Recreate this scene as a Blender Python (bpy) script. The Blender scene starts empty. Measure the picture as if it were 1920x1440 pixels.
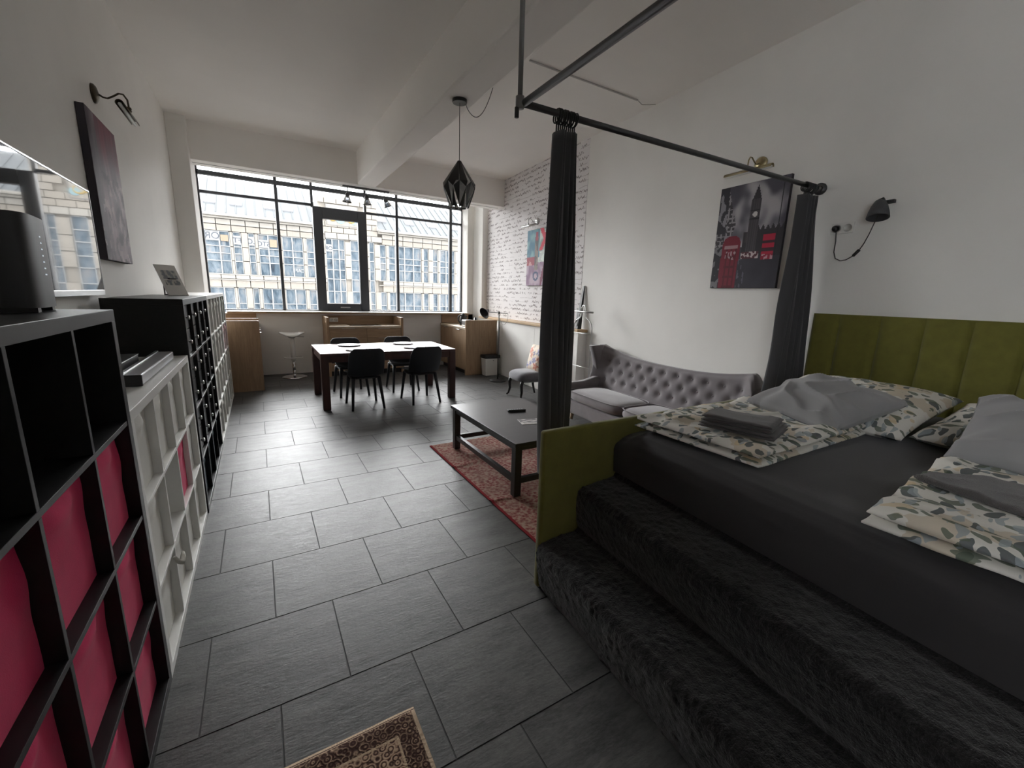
import bpy, bmesh, math, random
from mathutils import Vector, Matrix, noise
random.seed(7)
S = bpy.context.scene
COL = S.collection
PI = math.pi

# ------------------------------------------------------------------ camera
CAM = (0.0, 0.0, 1.548)
FPX = 788.77
yaw, pit, rol = (math.radians(a) for a in (31.00202, -11.78811, 1.82622))
fw = Vector((math.sin(yaw)*math.cos(pit), math.cos(yaw)*math.cos(pit), math.sin(pit)))
rt = Vector((math.cos(yaw), -math.sin(yaw), 0)); up = rt.cross(fw)
rt2 = rt*math.cos(rol) + up*math.sin(rol); up2 = up*math.cos(rol) - rt*math.sin(rol)
cd = bpy.data.cameras.new('camera'); cam = bpy.data.objects.new('camera', cd); COL.objects.link(cam)
mw = Matrix((rt2, up2, -fw)).transposed().to_4x4(); mw.translation = CAM
cam.matrix_world = mw
cd.sensor_width = 36; cd.lens = FPX/1920*36; cd.clip_start = 0.02; cd.clip_end = 400
S.camera = cam

# ------------------------------------------------------------------ sky, exposure
w = bpy.data.worlds.new('overcast_sky'); S.world = w; w.use_nodes = True
bg = w.node_tree.nodes['Background']
bg.inputs[0].default_value = (0.97, 0.985, 1.0, 1); bg.inputs[1].default_value = 8.0
sd = bpy.data.lights.new('added_soft_sun', 'SUN'); sun = bpy.data.objects.new('added_soft_sun', sd); COL.objects.link(sun)  # added soft sun, carries extra light in through the front window
sd.energy = 23.0; sd.angle = math.radians(75); sd.color = (1.0, .985, .96)
sun.rotation_euler = Vector((.18, -math.cos(math.radians(26)), -math.sin(math.radians(26)))).to_track_quat('-Z', 'Y').to_euler()
S.view_settings.view_transform = 'Standard'; S.view_settings.look = 'None'
S.view_settings.gamma = 1; S.view_settings.use_curve_mapping = False
S.view_settings.exposure = 0.2
try:
    S.cycles.max_bounces = 14; S.cycles.diffuse_bounces = 10; S.cycles.glossy_bounces = 4
    S.cycles.transparent_max_bounces = 12; S.cycles.sample_clamp_indirect = 6
except Exception: pass

# ------------------------------------------------------------------ materials
MATS = {}
def _nodes(name):
    m = bpy.data.materials.new(name); m.use_nodes = True
    nt = m.node_tree; return m, nt, nt.nodes['Principled BSDF']
def mix(nt, fac, a, b):
    n = nt.nodes.new('ShaderNodeMix'); n.data_type = 'RGBA'
    def put(i, v):
        if hasattr(v, 'is_output'): nt.links.new(v, n.inputs[i])
        else: n.inputs[i].default_value = v if i == 0 else (*v[:3], 1)
    put(0, fac); put(6, a); put(7, b); return n.outputs[2]
def mth(nt, op, a, b=None, c=None):
    n = nt.nodes.new('ShaderNodeMath'); n.operation = op
    for i, v in enumerate((a, b, c)):
        if v is None: continue
        if hasattr(v, 'is_output'): nt.links.new(v, n.inputs[i])
        else: n.inputs[i].default_value = v
    return n.outputs[0]
def obco(nt, scale=(1,1,1)):
    t = nt.nodes.new('ShaderNodeTexCoord'); mp = nt.nodes.new('ShaderNodeMapping')
    mp.inputs['Scale'].default_value = scale; nt.links.new(t.outputs['Object'], mp.inputs[0]); return mp.outputs[0]
def nse(nt, vec, scale, detail=3, rough=.55, dist=0):
    n = nt.nodes.new('ShaderNodeTexNoise'); n.inputs['Scale'].default_value = scale
    n.inputs['Detail'].default_value = detail; n.inputs['Roughness'].default_value = rough
    n.inputs['Distortion'].default_value = dist
    nt.links.new(vec, n.inputs['Vector']); return n.outputs['Fac']
def ramp(nt, fac, stops):
    n = nt.nodes.new('ShaderNodeValToRGB'); e = n.color_ramp.elements
    while len(e) < len(stops): e.new(.5)
    for i, (p, c) in enumerate(stops): e[i].position = p; e[i].color = (*c, 1)
    nt.links.new(fac, n.inputs[0]); return n.outputs[0]
def bump(nt, h, strength, dist=.01):
    n = nt.nodes.new('ShaderNodeBump'); n.inputs['Strength'].default_value = strength; n.inputs['Distance'].default_value = dist
    nt.links.new(h, n.inputs['Height']); return n.outputs[0]
def M(name, col, rough=.6, metal=0, var=0, vscale=8, vs=(1,1,1), bscale=0, bstr=.2, bdist=.01, sheen=0, spec=.5, coat=0, emit=0):
    if name in MATS: return MATS[name]
    m, nt, p = _nodes(name)
    p.inputs['Base Color'].default_value = (*col, 1); p.inputs['Roughness'].default_value = rough
    p.inputs['Metallic'].default_value = metal; p.inputs['Specular IOR Level'].default_value = spec
    if sheen: p.inputs['Sheen Weight'].default_value = sheen; p.inputs['Sheen Roughness'].default_value = .5
    if coat: p.inputs['Coat Weight'].default_value = coat; p.inputs['Coat Roughness'].default_value = .05
    if emit: p.inputs['Emission Color'].default_value = (*col, 1); p.inputs['Emission Strength'].default_value = emit
    if var:
        f = nse(nt, obco(nt, vs), vscale, 4)
        f = mth(nt, 'MULTIPLY_ADD', f, 2.4, -.7)
        f.node.use_clamp = True
        nt.links.new(mix(nt, f, [c*(1-var) for c in col], [min(1, c*(1+var)) for c in col]), p.inputs['Base Color'])
    if bscale: nt.links.new(bump(nt, nse(nt, obco(nt), bscale, 3), bstr, bdist), p.inputs['Normal'])
    MATS[name] = m; return m
WALL = M('wall_paint', (.83,.815,.785), .9, var=.03, vscale=1.5, bscale=220, bstr=.06, spec=.2)
CEIL = M('ceiling_paint', (.90,.88,.85), .95, var=.03, vscale=.8, spec=.15)
WHITE = M('white_lacquer', (.74,.735,.71), .45, var=.02)
BLACKASH = M('black_brown_veneer', (.010,.0098,.0105), .40, spec=.35, var=.25, vscale=5, vs=(8,1,8))
BLACK = M('black_plastic', (.016,.016,.018), .42)
BLACKM = M('black_powder_coat', (.02,.02,.021), .45, bscale=300, bstr=.08)
NAVY = M('dark_navy_plastic', (.016,.019,.025), .5)
PINK = M('magenta_fabric', (.62,.012,.10), .85, var=.12, vscale=9, bscale=400, bstr=.15, sheen=.15, spec=.2)
WFAB = M('white_fabric', (.70,.69,.65), .85, var=.05, vscale=9, bscale=300, bstr=.15, spec=.2)
BFAB = M('beige_fabric', (.50,.485,.44), .85, var=.06, vscale=12, bscale=300, bstr=.15, spec=.2)
TEAL = M('slate_fabric', (.045,.065,.075), .85, var=.1, vscale=9, bscale=300, bstr=.15, spec=.2)
STEEL = M('brushed_steel', (.6,.6,.6), .28, 1)
CHROME = M('chrome', (.75,.75,.76), .08, 1)
DKSTEEL = M('dark_steel', (.10,.10,.105), .38, .7)
BRASS = M('aged_brass', (.42,.36,.22), .32, 1)
BRONZE = M('dark_bronze', (.10,.085,.06), .4, .9)
FRAME = M('charcoal_window_frame', (.045,.048,.055), .5)
OLIVE = M('olive_velvet', (.150,.142,.030), .85, var=.10, vscale=14, bscale=500, bstr=.12, sheen=.35, spec=.15)
CHAR = M('charcoal_sheet', (.030,.0275,.029), .75, var=.06, vscale=6, bscale=120, bstr=.05, spec=.25, sheen=.2)
GREYC = M('grey_pillow_cotton', (.27,.265,.27), .85, var=.05, vscale=5, bscale=80, bstr=.06, spec=.2, sheen=.2)
TOWEL = M('dark_grey_terry', (.075,.068,.066), .95, var=.12, vscale=30, bscale=260, bstr=.5, sheen=.3, spec=.1)
CURT = M('charcoal_curtain', (.058,.058,.062), .9, var=.1, vscale=12, vs=(1,1,.1), bscale=200, bstr=.1, sheen=.2, spec=.15)
SOFA = M('mauve_grey_velour', (.175,.158,.166), .9, var=.08, vscale=9, bscale=250, bstr=.12, sheen=.45, spec=.15)
SLIP = M('grey_velour', (.145,.14,.155), .9, var=.12, vscale=14, sheen=.5, spec=.15, bscale=250, bstr=.1)
PLAST = M('white_plastic', (.78,.77,.74), .35)
GREY = M('grey_stainless_tray', (.33,.33,.34), .35, .3)
CABLE = M('dark_cable', (.035,.032,.032), .5)
PAPER = M('paper', (.78,.77,.75), .6)
def wood(name, a, b, rough=.45, axis='z', scale=1., coat=0):
    if name in MATS: return MATS[name]
    m, nt, p = _nodes(name)
    sc = {'x': (1.2,14,14), 'y': (14,1.2,14), 'z': (14,14,1.2)}[axis]
    v = obco(nt, tuple(s*scale for s in sc))
    f = nse(nt, v, 2.2, 6, .6, .8); g = nse(nt, v, 14, 3, .6)
    f = mth(nt, 'ADD', mth(nt, 'MULTIPLY', f, .75), mth(nt, 'MULTIPLY', g, .25))
    nt.links.new(ramp(nt, f, [(.32, a), (.68, b)]), p.inputs['Base Color'])
    p.inputs['Roughness'].default_value = rough
    nt.links.new(bump(nt, g, .12, .004), p.inputs['Normal'])
    if coat: p.inputs['Coat Weight'].default_value = coat; p.inputs['Coat Roughness'].default_value = .12
    MATS[name] = m; return m
OAKV = wood('oak_upright_grain', (.26,.165,.095), (.42,.285,.17), .5, 'z')
OAKX = wood('oak_cross_grain', (.26,.165,.095), (.42,.285,.17), .5, 'x')
OAKY = wood('oak_lengthwise', (.36,.235,.12), (.55,.38,.21), .5, 'y')
REDW = wood('dark_red_wood', (.028,.010,.010), (.070,.026,.022), .4, 'z')
REDX = wood('dark_red_wood_top', (.045,.016,.014), (.11,.04,.032), .30, 'x')
BLKW = M('black_stained_wood', (.022,.021,.021), .38, var=.2, vscale=4, vs=(1,10,10), bscale=60, bstr=.05)
LEGW = wood('beech_leg', (.30,.2,.11), (.45,.32,.19), .45, 'z')
def glassmat(name, tint=(.98,.99,1), refl=1.0):
    m = bpy.data.materials.new(name); m.use_nodes = True; nt = m.node_tree; nt.nodes.clear()
    o = nt.nodes.new('ShaderNodeOutputMaterial'); a = nt.nodes.new('ShaderNodeBsdfTransparent'); a.inputs[0].default_value = (*tint, 1)
    g = nt.nodes.new('ShaderNodeBsdfGlossy'); g.inputs['Roughness'].default_value = .0
    f = nt.nodes.new('ShaderNodeFresnel'); f.inputs[0].default_value = 1.45
    x = nt.nodes.new('ShaderNodeMixShader')
    nt.links.new(mth(nt, 'MULTIPLY', f.outputs[0], refl), x.inputs[0]); nt.links.new(a.outputs[0], x.inputs[1]); nt.links.new(g.outputs[0], x.inputs[2])
    nt.links.new(x.outputs[0], o.inputs[0]); MATS[name] = m; return m
GLASS = glassmat('window_glass')
SHADEG = glassmat('smoked_shade_glass', (.55,.56,.58), 2.0)
def attrmat(name, rough=.6, coat=0):
    m, nt, p = _nodes(name); a = nt.nodes.new('ShaderNodeAttribute'); a.attribute_name = 'print'
    nt.links.new(a.outputs['Color'], p.inputs['Base Color']); p.inputs['Roughness'].default_value = rough
    p.inputs['Coat Weight'].default_value = coat; MATS[name] = m; return m
PRINT = attrmat('canvas_print', .7)
GLOSSP = attrmat('glossy_print', .35)
def tile_mat():
    m, nt, p = _nodes('anthracite_tile')
    v = obco(nt); 
    oi = nt.nodes.new('ShaderNodeObjectInfo')
    vv = nt.nodes.new('ShaderNodeVectorMath'); vv.operation = 'ADD'
    cmb = nt.nodes.new('ShaderNodeCombineXYZ'); r = mth(nt, 'MULTIPLY', oi.outputs['Random'], 40); nt.links.new(r, cmb.inputs[0]); nt.links.new(r, cmb.inputs[1])
    nt.links.new(v, vv.inputs[0]); nt.links.new(cmb.outputs[0], vv.inputs[1]); v = vv.outputs[0]
    mp = nt.nodes.new('ShaderNodeMapping'); mp.inputs['Scale'].default_value = (.5,1.6,1); nt.links.new(v, mp.inputs[0])
    a = nse(nt, mp.outputs[0], 7, 6, .65); b = nse(nt, mp.outputs[0], 60, 4, .7)
    f = mth(nt, 'ADD', mth(nt, 'MULTIPLY', a, .6), mth(nt, 'MULTIPLY', b, .4))
    f2 = mth(nt, 'MULTIPLY_ADD', oi.outputs['Random'], .05, f)
    nt.links.new(ramp(nt, f2, [(.36, (.038,.038,.038)), (.64, (.105,.104,.102))]), p.inputs['Base Color'])
    nt.links.new(ramp(nt, b, [(.3, (.36,)*3), (.7, (.54,)*3)]), p.inputs['Roughness']); p.inputs['Specular IOR Level'].default_value = .32
    nt.links.new(bump(nt, f, .55, .006), p.inputs['Normal']); return m
TILE = tile_mat()
GROUT = M('dark_grout', (.035,.035,.036), .8)
def script_wallpaper():
    m, nt, p = _nodes('handwriting_wallpaper')
    t = nt.nodes.new('ShaderNodeTexCoord'); sx = nt.nodes.new('ShaderNodeSeparateXYZ'); nt.links.new(t.outputs['Object'], sx.inputs[0])
    y, z = sx.outputs[1], sx.outputs[2]
    H = .075
    q = mth(nt, 'DIVIDE', z, H); row = mth(nt, 'FLOOR', q); fr = mth(nt, 'SUBTRACT', mth(nt, 'FRACT', q), .5)
    def n1(scale, seed, det=1):
        c = nt.nodes.new('ShaderNodeCombineXYZ'); nt.links.new(mth(nt, 'MULTIPLY', y, scale), c.inputs[0])
        nt.links.new(mth(nt, 'MULTIPLY_ADD', row, 7.31, seed), c.inputs[1]); return nse(nt, c.outputs[0], 1, det)
    wv = mth(nt, 'MULTIPLY_ADD', n1(42, 0), 1.5, -.75)
    thick = mth(nt, 'MULTIPLY_ADD', n1(20, 40), .30, -.04)
    st = mth(nt, 'LESS_THAN', mth(nt, 'ABSOLUTE', mth(nt, 'SUBTRACT', fr, wv)), thick)
    word = mth(nt, 'GREATER_THAN', n1(6, 90), .50)
    st = mth(nt, 'MULTIPLY', st, word)
    ln = mth(nt, 'LESS_THAN', mth(nt, 'ABSOLUTE', mth(nt, 'ADD', fr, mth(nt, 'MULTIPLY_ADD', n1(8, 150), .4, -.05))), .045)
    ln = mth(nt, 'MULTIPLY', ln, mth(nt, 'GREATER_THAN', n1(5, 190), .5))
    k = mth(nt, 'MAXIMUM', mth(nt, 'MULTIPLY', st, .80), mth(nt, 'MULTIPLY', ln, .45))
    nt.links.new(mix(nt, k, (.76,.735,.735), (.13,.10,.10)), p.inputs['Base Color'])
    p.inputs['Roughness'].default_value = .85; p.inputs['Specular IOR Level'].default_value = .15; return m
WPAPER = script_wallpaper()
def floral(name, base, scale=1.):
    m, nt, p = _nodes(name); v = obco(nt)
    d = nse(nt, v, 5*scale, 2); 
    vm = nt.nodes.new('ShaderNodeVectorMath'); vm.operation = 'ADD'
    nn = nt.nodes.new('ShaderNodeTexNoise'); nn.inputs['Scale'].default_value = 6*scale; nt.links.new(v, nn.inputs['Vector'])
    vs = nt.nodes.new('ShaderNodeVectorMath'); vs.operation = 'SCALE'; nt.links.new(nn.outputs['Color'], vs.inputs[0]); vs.inputs['Scale'].default_value = .16/scale
    nt.links.new(v, vm.inputs[0]); nt.links.new(vs.outputs[0], vm.inputs[1]); dv = vm.outputs[0]
    def leaf(sc, rot, str3, rad, seed):
        mp = nt.nodes.new('ShaderNodeMapping'); mp.inputs['Rotation'].default_value = (0,0,rot); mp.inputs['Scale'].default_value = str3
        mp.inputs['Location'].default_value = (seed, seed*.7, 0)
        nt.links.new(dv, mp.inputs[0]); vo = nt.nodes.new('ShaderNodeTexVoronoi'); vo.inputs['Scale'].default_value = sc*scale
        nt.links.new(mp.outputs[0], vo.inputs['Vector'])
        sel = mth(nt, 'GREATER_THAN', mth(nt, 'FRACT', mth(nt, 'MULTIPLY', vo.outputs['Color'], 3.7)), .42)
        return mth(nt, 'MULTIPLY', mth(nt, 'LESS_THAN', vo.outputs['Distance'], rad), sel)
    c = mix(nt, mth(nt, 'MULTIPLY', mth(nt, 'GREATER_THAN', nse(nt, v, 4*scale, 3), .54), .7), base, (.52,.44,.33))
    c = mix(nt, mth(nt, 'MULTIPLY', leaf(7, .3, (1,1,1), .26, 1), .6), c, (.58,.44,.24))
    c = mix(nt, mth(nt, 'MULTIPLY', leaf(8, .9, (1,2.2,1), .42, 5), .9), c, (.075,.09,.095))
    c = mix(nt, mth(nt, 'MULTIPLY', leaf(9, -.7, (2.3,1,1), .40, 9), .85), c, (.11,.135,.10))
    c = mix(nt, mth(nt, 'MULTIPLY', leaf(8, 2.0, (1,2.6,1), .36, 13), .8), c, (.30,.34,.36))
    nt.links.new(c, p.inputs['Base Color']); p.inputs['Roughness'].default_value = .85; p.inputs['Specular IOR Level'].default_value = .15
    nt.links.new(bump(nt, nse(nt, v, 25, 3), .25, .01), p.inputs['Normal'])
    MATS[name] = m; return m
FLORAL = floral('floral_cotton', (.66,.64,.59), 1.35)
def red_rug():
    m, nt, p = _nodes('faded_red_rug'); t = nt.nodes.new('ShaderNodeTexCoord')
    v = obco(nt); a = nse(nt, v, 3.5, 4); b = nse(nt, v, 75, 3, .75); vo = nt.nodes.new('ShaderNodeTexVoronoi'); vo.inputs['Scale'].default_value = 34; nt.links.new(v, vo.inputs['Vector'])
    k = mth(nt, 'MULTIPLY', vo.outputs['Distance'], 1.1)
    f = mth(nt, 'ADD', mth(nt, 'MULTIPLY', k, .45), mth(nt, 'MULTIPLY', b, .65))
    c = ramp(nt, f, [(.34, (.13,.03,.03)), (.52, (.26,.095,.085)), (.70, (.36,.25,.20))])
    c = mix(nt, mth(nt, 'MULTIPLY', mth(nt, 'GREATER_THAN', a, .52), .28), c, (.27,.20,.16))
    sx = nt.nodes.new('ShaderNodeSeparateXYZ'); nt.links.new(t.outputs['Generated'], sx.inputs[0])
    e = mth(nt, 'LESS_THAN', sx.outputs[0], .012)
    c = mix(nt, e, c, (.20,.02,.025))
    nt.links.new(c, p.inputs['Base Color']); p.inputs['Roughness'].default_value = .95; p.inputs['Specular IOR Level'].default_value = .1
    nt.links.new(bump(nt, b, .4, .01), p.inputs['Normal']); return m
RUGR = red_rug()
def brown_rug():
    m, nt, p = _nodes('ornamental_brown_rug'); t = nt.nodes.new('ShaderNodeTexCoord')
    sx = nt.nodes.new('ShaderNodeSeparateXYZ'); nt.links.new(t.outputs['Object'], sx.inputs[0])
    # distance from the right and far edges (object origin at that corner, rug goes to -x, -y)
    dx = mth(nt, 'MULTIPLY', sx.outputs[0], -1); dy = mth(nt, 'MULTIPLY', sx.outputs[1], -1); d = mth(nt, 'MINIMUM', dx, dy)
    v = obco(nt); vo = nt.nodes.new('ShaderNodeTexVoronoi'); vo.inputs['Scale'].default_value = 42; nt.links.new(v, vo.inputs['Vector'])
    ring = mth(nt, 'PINGPONG', mth(nt, 'MULTIPLY', vo.outputs['Distance'], 2.6), .5)
    n = nse(nt, v, 70, 3, .7)
    f = mth(nt, 'ADD', mth(nt, 'MULTIPLY', ring, .9), mth(nt, 'MULTIPLY', n, .55))
    dark = ramp(nt, f, [(.40, (.045,.022,.018)), (.62, (.13,.085,.06)), (.78, (.40,.29,.20))])
    lite = ramp(nt, f, [(.36, (.06,.032,.026)), (.52, (.30,.20,.14)), (.75, (.44,.33,.23))])
    inner = mth(nt, 'GREATER_THAN', d, .082)
    c = mix(nt, inner, dark, lite)
    ln = mth(nt, 'LESS_THAN', mth(nt, 'ABSOLUTE', mth(nt, 'SUBTRACT', d, .084)), .004)
    c = mix(nt, ln, c, (.42,.32,.22))
    c = mix(nt, mth(nt, 'LESS_THAN', d, .013), c, (.46,.35,.25))
    c = mix(nt, mth(nt, 'LESS_THAN', mth(nt, 'ABSOLUTE', mth(nt, 'SUBTRACT', dy, .009)), .0018), c, (.08,.05,.04))
    nt.links.new(c, p.inputs['Base Color']); p.inputs['Roughness'].default_value = .95; p.inputs['Specular IOR Level'].default_value = .1
    nt.links.new(bump(nt, f, .5, .006), p.inputs['Normal']); return m
RUGB = brown_rug()
def carpet():
    m, nt, p = _nodes('charcoal_deep_pile'); v = obco(nt); a = nse(nt, v, 130, 3, .7); b = nse(nt, v, 18, 3)
    f = mth(nt, 'ADD', mth(nt, 'MULTIPLY', a, .7), mth(nt, 'MULTIPLY', b, .3))
    nt.links.new(ramp(nt, f, [(.35, (.006,.0056,.0058)), (.70, (.028,.0255,.0255))]), p.inputs['Base Color'])
    p.inputs['Roughness'].default_value = 1; p.inputs['Specular IOR Level'].default_value = .05
    p.inputs['Sheen Weight'].default_value = .25
    nt.links.new(bump(nt, f, .8, .012), p.inputs['Normal']); return m
PILE = carpet()

# ------------------------------------------------------------------ mesh helpers
class B:
    def __init__(s): s.v = []; s.f = []
    def add(s, vs, fs):
        o = len(s.v); s.v += [tuple(p) for p in vs]; s.f += [tuple(i+o for i in f) for f in fs]; return s
    def box(s, x0, x1, y0, y1, z0, z1, T=None):
        vs = [(x, y, z) for x in (x0, x1) for y in (y0, y1) for z in (z0, z1)]
        if T: vs = [T @ Vector(p) for p in vs]
        return s.add(vs, [(0,1,3,2),(4,6,7,5),(0,4,5,1),(2,3,7,6),(0,2,6,4),(1,5,7,3)])
    def tube(s, pts, r, n=8, caps=True, closed=False):
        pts = [Vector(p) for p in pts]; N = len(pts); rs = r if isinstance(r, (list, tuple)) else [r]*N
        vs = []; fs = []; a = None
        for i, p in enumerate(pts):
            if closed: d = pts[(i+1) % N]-pts[i-1]
            else: d = pts[min(i+1, N-1)]-pts[max(i-1, 0)]
            d.normalize()
            if a is None:
                a = d.cross(Vector((0,0,1)));
                if a.length < .05: a = d.cross(Vector((1,0,0)))
            a = (a - d*a.dot(d)).normalized(); b = d.cross(a)
            for k in range(n):
                t = 2*PI*k/n; vs.append(p + (a*math.cos(t)+b*math.sin(t))*rs[i])
        for i in range(N if closed else N-1):
            j = (i+1) % N
            for k in range(n): fs.append((i*n+k, i*n+(k+1) % n, j*n+(k+1) % n, j*n+k))
        if caps and not closed: fs += [tuple(range(n-1, -1, -1)), tuple((N-1)*n+k for k in range(n))]
        return s.add(vs, fs)
    def lathe(s, prof, n=24, T=None, caps=True):
        vs = [Vector((r*math.cos(2*PI*k/n), r*math.sin(2*PI*k/n), z)) for r, z in prof for k in range(n)]
        if T: vs = [T @ p for p in vs]
        fs = [(i*n+k, i*n+(k+1) % n, (i+1)*n+(k+1) % n, (i+1)*n+k) for i in range(len(prof)-1) for k in range(n)]
        if caps: fs += [tuple(range(n-1, -1, -1)), tuple((len(prof)-1)*n+k for k in range(n))]
        return s.add(vs, fs)
    def grid(s, fn, nu, nv, cu=False):
        vs = [fn(i/nu, j/nv) for i in range(nu if cu else nu+1) for j in range(nv+1)]
        m = nv+1; N = nu if cu else nu+1
        fs = [(i*m+j, ((i+1) % N)*m+j, ((i+1) % N)*m+j+1, i*m+j+1) for i in range(nu) for j in range(nv)]
        return s.add(vs, fs)
    def mesh(s, name, smooth=False):
        me = bpy.data.meshes.new(name); me.from_pydata(s.v, [], s.f)
        bm = bmesh.new(); bm.from_mesh(me); bmesh.ops.recalc_face_normals(bm, faces=bm.faces); bm.to_mesh(me); bm.free()
        if smooth: me.polygons.foreach_set('use_smooth', [True]*len(me.polygons))
        return me
    def obj(s, name, mat, parent=None, smooth=False, bev=0, seg=2, solid=0, subd=0, loc=None, rot=None, auto=False):
        me = s.mesh(name, smooth or auto); me.materials.append(mat)
        return link(name, me, parent, loc, rot, bev, seg, solid, subd, auto)
def link(name, me, parent=None, loc=None, rot=None, bev=0, seg=2, solid=0, subd=0, auto=False):
    o = bpy.data.objects.new(name, me); COL.objects.link(o); o.parent = parent
    if loc is not None: o.location = loc
    if rot is not None: o.rotation_euler = rot
    if auto: me.set_sharp_from_angle(angle=math.radians(35))
    if solid:
        m = o.modifiers.new('thickness', 'SOLIDIFY'); m.thickness = solid; m.offset = 0
    if bev:
        m = o.modifiers.new('bevel', 'BEVEL'); m.width = bev; m.segments = seg; m.limit_method = 'ANGLE'; m.angle_limit = .7
    if subd:
        m = o.modifiers.new('smooth', 'SUBSURF'); m.levels = subd; m.render_levels = subd
    return o
def tag(o, label, cat, group=None):
    o['label'] = label; o['category'] = cat
    if group: o['group'] = group
    return o
def thing(name, label, cat, loc=(0,0,0), rz=0, group=None):
    o = bpy.data.objects.new(name, None); COL.objects.link(o); o.empty_display_size = .1
    o.location = loc; o.rotation_euler = (0,0,rz); return tag(o, label, cat, group)
def struct(o): o['kind'] = 'structure'; return o
def part(name, mat, parent, *boxes, bev=0, seg=2, **k):
    b = B()
    for x in boxes: b.box(*x)
    return b.obj(name, mat, parent, bev=bev, seg=seg, **k)
def copytree(o, parent=None, loc=None, label=None, group=None, rz=None):
    c = o.copy(); COL.objects.link(c); c.parent = parent
    if loc is not None: c.location = loc
    if rz is not None: c.rotation_euler = (0,0,rz)
    if label: c['label'] = label
    if group: c['group'] = group
    for ch in list(o.children): copytree(ch, c)
    return c
def fbm(x, y, z, s=1.): return noise.noise(Vector((x*s, y*s, z*s)))
def sm(a, b, x):
    t = min(1, max(0, (x-a)/(b-a))); return t*t*(3-2*t)

# right wall frame: wall line x = XR0 + K*y, slightly out of square with the room
XR0, KR = 3.837, .0546
RZ = -math.atan(KR); CR = math.cos(RZ)
def rwp(y, off=0, z=0):   # point at world-ish y along the right wall, off metres into the room
    return (XR0+KR*y-off, y, z)
CZ = 3.715   # ceiling height
XL = -.85    # left wall

# ------------------------------------------------------------------ the room shell
floor = struct(B().box(XL-.15, 4.6, -2.7, 9.05, -.12, -.002).obj('floor', GROUT))
PT = .5045; tg = .0026
tm = {}
def tile_mesh(wx, wy):
    k = (round(wx, 3), round(wy, 3))
    if k not in tm:
        e = .0016
        b = B(); 
        vs = [(0,0,0),(wx,0,0),(wx,wy,0),(0,wy,0),(e,e,.006),(wx-e,e,.006),(wx-e,wy-e,.006),(e,wy-e,.006)]
        b.add(vs, [(0,3,2,1),(4,5,6,7),(0,1,5,4),(1,2,6,5),(2,3,7,6),(3,0,4,7)])
        me = b.mesh('tile'); me.materials.append(TILE); tm[k] = me
    return tm[k]
ntile = 0
for j in range(-8, 16):
    y0 = 2.061+PT*j; y1 = y0+PT
    a, b2 = max(y0, -2.6), min(y1, 8.77)
    if b2-a < .03: continue
    off = -.044 if j % 2 == 0 else -.044-PT/2
    for i in range(-3, 11):
        x0 = off+PT*i; x1 = x0+PT
        c, d = max(x0, XL), min(x1, 4.32)
        if d-c < .03: continue
        link('floor_tile', tile_mesh(d-c-tg, b2-a-tg), floor, (c+tg/2, a+tg/2, -.006)); ntile += 1

WY0, WY1, WZ0, WZ1 = -2.35, -.75, 1.35, 2.7      # added side window out of view, lights the near room
struct(B().box(XL-.2, XL, -2.9, WY0, -.12, CZ+.1).box(XL-.2, XL, WY1, 9.3, -.12, CZ+.1).box(XL-.2, XL, WY0, WY1, -.12, WZ0).box(XL-.2, XL, WY0, WY1, WZ1, CZ+.1).obj('wall_left', WALL))
struct(B().box(XL-.2, 4.6, -2.9, -2.7, -.12, CZ+.1).obj('wall_back', WALL))
w2 = struct(B().box(XL-.14, XL-.06, WY0, WY1, WZ0, WZ0+.05).box(XL-.14, XL-.06, WY0, WY1, WZ1-.05, WZ1).box(XL-.14, XL-.06, WY0, WY0+.05, WZ0+.05, WZ1-.05).box(XL-.14, XL-.06, WY1-.05, WY1, WZ0+.05, WZ1-.05).obj('added_side_window', FRAME))
B().box(XL-.103, XL-.097, WY0+.05, WY1-.05, WZ0+.05, WZ1-.05).obj('pane', GLASS, w2)
ceiling = struct(B().box(XL-.2, 4.8, -2.9, 9.4, CZ, CZ+.2).obj('ceiling', CEIL))
B().box(1.525, 1.82, -2.7, 7.58, 3.23, CZ+.01).obj('beam', CEIL, ceiling, bev=.02)
wr = struct(B().box(0, .2, -2.95, 9.5, -.12, CZ+.1).obj('wall_right', WALL, loc=(XR0,0,0), rot=(0,0,RZ)))
B().box(-.003, 0, 4.95, 8.33, 1.0, CZ).obj('wallpaper', WPAPER, wr)
for a, c in ((4.75, 5.98), (5.983, 7.2), (7.203, 8.33)):
    B().box(-.155, 0, a, c, 0, 1.065).obj('lining_panel', WALL, wr, bev=.003)
led = struct(B().box(-.185, -.003, 4.73, 8.33, 1.066, 1.105).obj('trim_1', OAKY, loc=(XR0,0,0), rot=(0,0,RZ), bev=.004))
# window wall: header beam, pillars, parapet
wf = struct(B().box(XL-.2, 4.6, 8.77, 9.07, -.12, 1.115).obj('wall_front', WALL))
B().box(XL, 4.45, 7.57, 7.92, 3.23, CZ+.01).obj('header_beam', CEIL, wf, bev=.006)
B().box(XL, -.634, 7.42, 7.97, 0, CZ).obj('pillar', WALL, wf, bev=.008)
B().box(XL-.2, -.716, 7.97, 9.3, 0, CZ).obj('window_reveal', WALL, wf)
B().box(4.17, 4.7, 8.33, 9.3, 0, CZ).obj('pillar', WALL, wf, bev=.008)
B().box(4.03, 4.172, 8.77, 9.3, 0, CZ).obj('window_reveal', WALL, wf, bev=.004)
B().box(XL-.2, 4.7, 9.06, 9.3, 3.66, CZ+.1).obj('lintel', WALL, wf)
B().box(-.634, 4.2, 7.735, 7.75, 3.2265, 3.2295).obj('groove_shade_strip', M('shadow_groove', (.25,.24,.23), .8), wf)  # flat dark strip, the groove's shade put into its colour
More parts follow.
